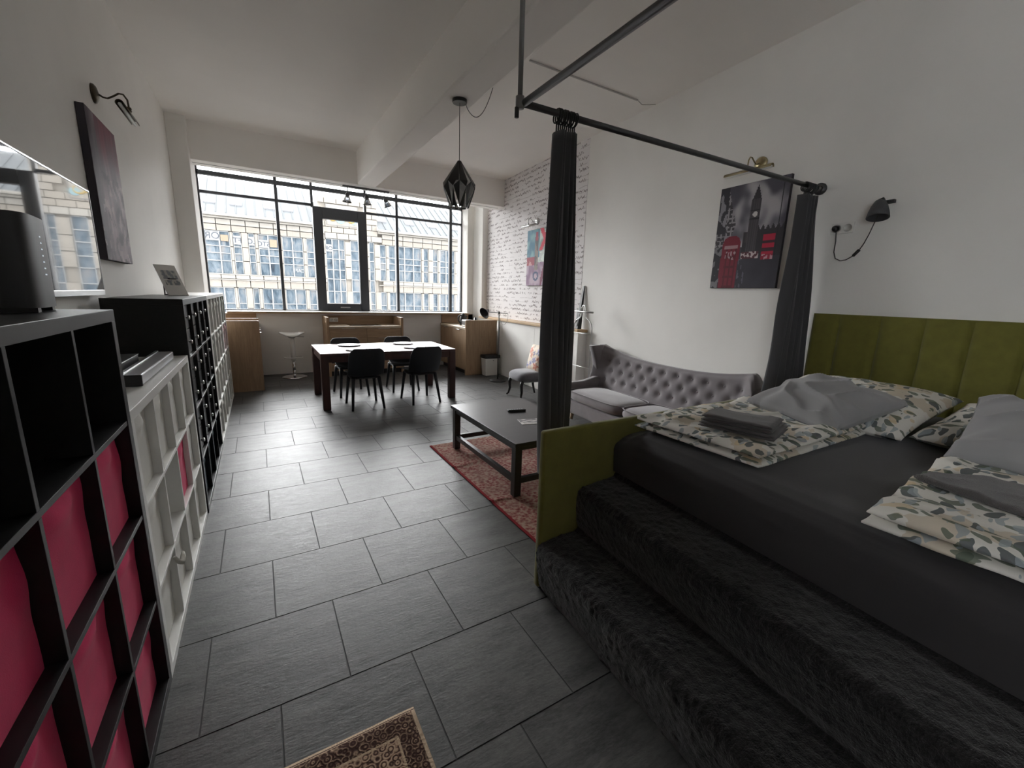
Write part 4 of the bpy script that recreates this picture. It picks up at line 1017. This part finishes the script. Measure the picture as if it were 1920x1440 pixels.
part('apron', BLKW, t, (X0+.075,X1-.075,Y0+.03,Y0+.05,.375,.414)); part('apron', BLKW, t, (X0+.075,X1-.075,Y1-.06,Y1-.04,.375,.414)); part('apron', BLKW, t, (X0+.025,X0+.045,Y0+.08,Y1-.08,.375,.414)); part('apron', BLKW, t, (X1-.065,X1-.045,Y0+.08,Y1-.08,.375,.414))
part('stretcher', BLKW, t, (X0+.028,X0+.063,Y0+.08,Y1-.08,.10,.145), bev=.002); part('stretcher', BLKW, t, (X1-.063,X1-.028,Y0+.08,Y1-.08,.10,.145), bev=.002)
part('stretcher', BLKW, t, (X0+.075,X1-.075,Y0+.033,Y0+.068,.10,.145), bev=.002); part('stretcher', BLKW, t, (X0+.075,X1-.075,Y1-.068,Y1-.033,.10,.145), bev=.002)
zt = zr+.445
t = thing('remote_control', 'black remote control lying on the coffee table', 'remote', (2.06, 3.33, zt+.0005), R_(-12))
part('housing', BLACK, t, (-.09,.09,-.022,.022,0,.02), bev=.004)
for k in range(6): part('button', GREY, t, (-.07+.024*k,-.058+.024*k,-.006,.006,.0185,.0212))
t = thing('brochure', 'printed brochure with a grey picture lying on the coffee table', 'brochure', (2.00, 2.98, zt+.0005), R_(-14))
part('pages', PAPER, t, (-.105,.105,-.075,.075,0,.003))
printed('cover_print', .205, .145, 24, 18, lambda u, v: L((lerp((70,70,74),(190,188,184), sm(-.3,.3,fbm(u*5,v*5,2))) if v > .35 else ((120,118,116) if int(v*18) % 2 and .1 < u < .8 else (205,203,198)))), t, GLOSSP, lambda a, z: Vector((a, z-.0725, .0034)))
# ------------------------------------------------------------------ sofa (local frame: back to the right wall, x negative into the room)
t = thing('sofa', 'mauve grey wing-back sofa with button-tufted back against the white wall', 'sofa', rwp(3.10), RZ)
HL = 1.12
part('base', SOFA, t, (-.775,-.10,-.97,.97,.125,.30), bev=.03, seg=3)
for a, c in ((-.965,-.004),(.004,.965)):
    q = B()
    def cu(u, v, a=a, c=c):
        an = 2*PI*u; ex = .35; cx, sx = math.cos(an), math.sin(an)
        X = math.copysign(abs(cx)**ex, cx); Y = math.copysign(abs(sx)**ex, sx); qq = PI*(v-.5); k = max(0, math.cos(qq))**.22
        return (-.53+X*k*.275, (a+c)/2+Y*k*(c-a)/2, .362+.068*math.sin(qq)+.016*(1-(X*k)**2)*(1-(Y*k)**2)*(v > .5))
    q.grid(cu, 64, 18, True); so = q.obj('seat_cushion', SOFA, t, True)
    pts = [(-.53+.272*math.copysign(abs(math.cos(x))**.35, math.cos(x)), (a+c)/2+.995*(c-a)/2*math.copysign(abs(math.sin(x))**.35, math.sin(x)), .418) for x in [2*PI*k/60 for k in range(60)]]
    B().tube(pts, .006, 6, closed=True).obj('piping', SOFA, so, True)
def topz(y): 
    s = min(1, abs(y)/HL); return .835+.125*s**2.6-(.16*sm(.86,1.0,s)**2 if y < 0 else 0)
btn = []
for r, z in enumerate((.52,.64,.755)):
    n = 11 if r != 1 else 10
    for k in range(n): btn.append((-.93+1.86*k/(n-1) if r != 1 else -.837+1.674*k/(n-1), z))
def backf(y, z):   # front surface of the back
    s = min(1, abs(y)/HL)
    x = -.265+.14*(z-.35)/.6 - .10*sm(.80, 1., s)
    dm = 0
    for by, bz in btn:
        d2 = ((y-by)/.042)**2+((z-bz)/.042)**2
        if d2 < 9: dm += math.exp(-d2)
    return x+.028*min(1, dm)
def bk(u, v):
    y = HL*(2*u-1)*.985; z = .33+(topz(y)-.33)*v
    return (backf(y, z)-.0+.035*sm(.9,1,v), y, z)
def bkb(u, v):
    y = HL*(2*u-1)*.985; z = .2+(topz(y)-.2)*v
    return (-.06-.02*v, y, z)
q = B().grid(bk, 200, 46); q.grid(bkb, 200, 6)
n1 = 201*47
for i in range(200): q.f.append((i*47+46, (i+1)*47+46, n1+(i+1)*7+6, n1+i*7+6))
q.f.append(tuple([j for j in range(46, -1, -1)]+[n1+j for j in range(7)])); q.f.append(tuple([200*47+j for j in range(47)]+[n1+200*7+j for j in range(6, -1, -1)]))
q.obj('backrest', SOFA, t, True)
for by, bz in btn:
    B().lathe([(.0,.0),(.009,.001),(.011,.004),(.009,.009),(.0,.011)], 10, Matrix.Translation((backf(by,bz)+.004,by,bz)) @ Matrix.Rotation(-PI/2, 4, 'Y'), caps=False).obj('button', SOFA, t, True)
for s in (-1, 1):
    def wing(u, v, s=s):   # closed loop in plan, tapering downwards
        a = 2*PI*u; z = .42+(.955-.42)*v
        ln = .08+.13*v**1.3; th = .052
        cx, sy = math.cos(a), math.sin(a); ex = .6
        X = math.copysign(abs(cx)**ex, cx)*ln/2; Y = math.copysign(abs(sy)**ex, sy)*th
        top = -.012*(X/(ln/2))**2*(v > .95)
        return (-.17-ln/2+.02+X, s*(1.055+.03*v)+Y, z+top)
    if s < 0: continue_wing = False
    else: continue_wing = True
    w_ = B().grid(wing, 32, 14, True); w_.add([wing(i/32, 1) for i in range(32)], [tuple(range(32))]); 
    if continue_wing: w_.obj('wing', SOFA, t, True, bev=.015, seg=3)
    def arm(u, v, s=s):
        a = 2*PI*u; cx, sy = math.cos(a), math.sin(a); ex = .5
        Y = math.copysign(abs(cx)**ex, cx)*.062; Z = math.copysign(abs(sy)**ex, sy)
        X = -.80+.68*v; hz = .495+.075*sm(.35,1,v)
        rr = 1-.35*(1-sm(0,.04,v)); 
        return (X+.0*Z, s*1.035+Y*rr, (.14+hz)/2+Z*(hz-.14)/2*rr)
    a_ = B().grid(arm, 32, 26, True); a_.add([arm(i/32, 0) for i in range(32)], [tuple(range(31,-1,-1))]); a_.obj('armrest', SOFA, t, True)
    for x in (-.70,-.14):
        B().tube([(x, s*.92, .13),(x-.012*(x < -.5), s*.935, 0)], [.026,.016], 10).obj('leg', LEGW, t, True)
# ------------------------------------------------------------------ clothes valet and board on the ledge
t = thing('valet_stand', 'silver tube clothes valet stand between the sofa and the wooden ledge', 'valet stand', rwp(4.47, .30, 0), RZ)
TUBE = M('silver_tube', (.52,.52,.51), .35, .6)
def P2(*p): return [(0, y, z) for y, z in p]
q = [(-.20,.012),(-.20,1.16),(-.185,1.21),(-.15,1.25),(-.08,1.285),(-.055,1.31),(-.05,1.36),(-.045,1.42),(-.02,1.455),(.02,1.455),(.045,1.42),(.05,1.36)]
B().tube(P2(*q), .009, 10).obj('frame_tube', TUBE, t, True)
B().tube(P2((.05,1.36),(.055,1.31),(.08,1.285),(.15,1.25),(.185,1.21),(.20,1.16),(.20,.012)), .009, 10).obj('frame_tube', TUBE, t, True)
B().tube(P2((-.20,1.37),(.20,1.37)), .012, 10).obj('hanger_bar', TUBE, t, True)
B().tube(P2((-.2,1.08),(.2,1.08)), .007, 8).obj('cross_bar', TUBE, t, True); B().tube(P2((-.2,.62),(.2,.62)), .007, 8).obj('cross_bar', TUBE, t, True)
for y in (-.2,.2): B().tube([(-.14,y,.01),(.14,y,.01)], .010, 8).obj('foot', TUBE, t, True)
t = thing('leaning_board', 'thin black board leaning upright on the end of the wooden ledge', 'board', rwp(4.86, .06, 1.1055), RZ)
B().add([(-.05,-.03,0),(-.05,.03,0),(.02,-.03,0),(.02,.03,0),(.035,-.02,.62),(.035,.02,.62),(.05,-.02,.62),(.05,.02,.62)], [(0,1,3,2),(4,6,7,5),(0,4,5,1),(2,3,7,6),(0,2,6,4),(1,5,7,3)]).obj('board', BLACKM, t, bev=.003)
part('strap', GREY, t, (-.058,-.05,-.012,.012,.05,.30))
# ------------------------------------------------------------------ canopy rail, curtains
RH = 2.46
pc = Vector((1.178,1.935,RH)); pw = Vector((XR0+KR*1.86-.003,1.86,RH)); pn = Vector((1.135,-.75,RH))
t = thing('canopy_rail', 'dark steel tube rail hung from the ceiling around the bed', 'curtain rail', pc)
d = (pw-pc)
B().tube([(0,0,0), d], .0165, 14).obj('cross_tube', DKSTEEL, t, True); B().tube([(0,0,.0), pn-pc], .0165, 14).obj('foot_tube', DKSTEEL, t, True)
B().tube([(-.015,.01,-.01),(-.02,.012,CZ-RH)], .012, 12).obj('hanger_tube', M('grey_steel_tube', (.22,.22,.22), .4, .6), t, True)
B().tube([(-.02,.012,CZ-RH-.012),(-.02,.012,CZ-RH)], .04, 16).obj('ceiling_flange', DKSTEEL, t, True)
B().tube([(-.015,.01,-.022),(-.015,.01,.03)], .021, 12).obj('corner_joint', M('grey_steel_tube', (.22,.22,.22), .4, .6), t, True); B().tube([(-.03,.012,-.02),(-.03,.012,-.065)], .011, 8).obj('set_screw', BLACKM, t, True)
B().tube([d-d.normalized()*.02, d], .045, 20).obj('wall_flange', DKSTEEL, t, True); B().tube([d-d.normalized()*.06, d-d.normalized()*.02], .024, 14).obj('flange_collar', DKSTEEL, t, True)
def curtain(label, s0, s1, zt, zb, wt, wb, mid, lean, seed, nr, folds, fwd=0):
    """gathered curtain hanging on the cross tube between distances s0 and s1 from the corner joint"""
    dn = d.normalized(); nrm = Vector((-dn.y, dn.x, 0)); c = pc+dn*((s0+s1)/2)
    t = thing('curtain', label, 'curtain', c)
    def f(u, v):
        z = zt+(zb-zt)*v
        wd = wt+(wb-wt)*sm(0,1,v)+mid*math.sin(PI*v)
        a = (u-.5)
        along = a*wd+lean*v**1.2
        ph = 2*PI*folds*u+seed+.8*fbm(u*3, v*2, seed)
        dp = (.044+.010*v)*math.sin(ph)*(1-.2*abs(a))+.015*fbm(u*6, v*3, seed)+.010*math.sin(ph*2.3+v*3)+fwd*v
        along += .012*math.cos(ph*1.0)*(1+v)
        p = dn*along+nrm*dp; return (p.x, p.y, z-RH)
    B().grid(f, 150, 44).obj('cloth', CURT, t, True, solid=.002)
    for k in range(nr):
        s = ((k+.5)/nr-.5)*(s1-s0); o = dn*s
        tilt = .25*math.sin(k*2.1+seed)
        pts = [(o.x+nrm.x*.030*math.cos(a)+dn.x*tilt*.02*math.sin(a), o.y+nrm.y*.030*math.cos(a)+dn.y*tilt*.02*math.sin(a), -.0125+.0335*math.sin(a)) for a in [2*PI*q/20 for q in range(20)]]
        rg = B().tube(pts, .0042, 6, closed=True).obj('ring', BLACKM, t, True)
        B().tube([(o.x, o.y, -.046),(o.x, o.y, zt-RH-.012)], .004, 6).obj('clip', BLACKM, rg, True)
curtain('charcoal curtain gathered at the open corner of the canopy rail', .19, .315, RH-.085, .50, .115, .13, .045, .03, 1.0, 10, 5)
curtain('charcoal curtain gathered against the wall beside the headboard', 2.52, 2.66, RH-.075, .62, .20, .44, .0, -.10, 2.3, 8, 6, -.11)
# ------------------------------------------------------------------ pendant, track light, ceiling cable
t = thing('pendant_lamp', 'black faceted pendant lamp with cut-out diamonds hanging from the beam', 'pendant lamp', (1.67, 3.83, 3.23))
B().lathe([(.062,-.028),(.064,-.024),(.064,0)], 28).obj('ceiling_rose', BLACKM, t)
B().tube([(0,0,-.028),(0,0,-.50)], .003, 6).obj('cord', CABLE, t, True)
B().tube([(0,0,-.50),(0,0,-.62)], .018, 12).obj('lamp_holder', BLACK, t, True)
N = 8
r0 = [(.012,-.495,0),(.145,-.69,.5),(.152,-.74,0),(.088,-.895,.5)]
rings = [[Vector((r*math.cos(2*PI*(k+o)/N), r*math.sin(2*PI*(k+o)/N), z)) for k in range(N)] for r, z, o in r0]
SHB = M('black_metal_shade', (.015,.015,.016), .4); SHS = M('silver_shade_inside', (.66,.66,.65), .45, 0)
def tri(b, pts, k=1.0):
    c = sum(pts, Vector())/len(pts); b.add([c+(p-c)*k for p in pts], [tuple(range(len(pts)))])
b = B(); li = B(); kk = .955
cc = Vector((0,0,-.70))
inn = [[cc+(p-cc)*kk for p in rg] for rg in rings]
for k in range(N):
    A, Bq, Cq = rings[0][k], rings[1][k], rings[1][k-1]
    b.add([A, Bq.lerp(Cq, .30 if k % 3 == 0 else .06), Cq], [(0,1,2)])                # long upper facets, some leaving a slit
    b.add([rings[1][k-1], rings[1][k].lerp(rings[1][k-1], .30), rings[2][k]], [(0,1,2)])
    b.add([rings[1][k], rings[2][k].lerp(rings[1][k], .1), rings[3][k]], [(0,1,2)])
    b.add([rings[2][k], rings[3][k-1].lerp(rings[2][k], .30), rings[3][k-1], rings[3][k].lerp(rings[3][k-1], .42)], [(0,1,2,3)])
    li.add([inn[0][k], inn[1][k], inn[1][k-1]], [(0,1,2)]); li.add([inn[1][k-1], inn[1][k], inn[2][k]], [(0,1,2)])
    li.add([inn[1][k], inn[2][k], inn[3][k]], [(0,1,2)]); li.add([inn[2][k], inn[3][k-1], inn[3][k].lerp(inn[3][k-1], .5)], [(0,1,2)])
b.obj('shade', SHB, t, solid=.003)
li.obj('shade_lining', SHS, t)
B().lathe([(.0,-.70),(.03,-.69),(.036,-.66),(.028,-.63),(.014,-.61)], 16, caps=False).obj('bulb', M('bulb_glass', (.5,.5,.5), .1), t, True)
B().tube([(.055+.097*q/20, -.345*(q/20), -.016-.155*math.sin(PI*min(1, q/20*1.0))**.8+.045*(q/20)**3) for q in range(21)], .0032, 6).obj('feed_cable', M('grey_cable', (.12,.12,.12), .5), t, True)
t = thing('track_light', 'dark ceiling track with three glass spotlights in front of the window', 'ceiling lamp', (1.70, 7.745, 3.2295))
part('track', DKSTEEL, t, (-.375,.375,-.025,.025,-.024,0), bev=.003)
for x, ya in ((-.30,.10),(.0,-.05),(.30,-.35)):
    B().tube([(x,0,-.024),(x,0,-.12)], .007, 8).obj('stem', DKSTEEL, t, True)
    T = Matrix.Translation((x,0,-.11)) @ Matrix.Rotation(ya, 4, 'Y')
    h = B().lathe([(.018,0),(.028,-.012),(.036,-.04),(.04,-.07)], 16, T).obj('lamp_head', DKSTEEL, t, True)
    B().lathe([(.036,-.05),(.05,-.085),(.072,-.14),(.075,-.145),(.045,-.09)], 16, T, caps=False).obj('glass_shade', SHADEG, h, True)
t = thing('ceiling_cable', 'white cable channel crossing the ceiling from the beam to the wall', 'cable channel', (0,0,CZ))
ch = M('pale_channel', (.45,.44,.42), .6)
B().box(2.36,3.78,3.785,3.80,-.012,-.0005).obj('channel', ch, t); B().tube([(3.78,3.79,-.008),(3.86,3.80,-.03),(3.95,3.77,-.02),(4.02,3.75,-.006)], .004, 6).obj('loose_end', ch, t, True)
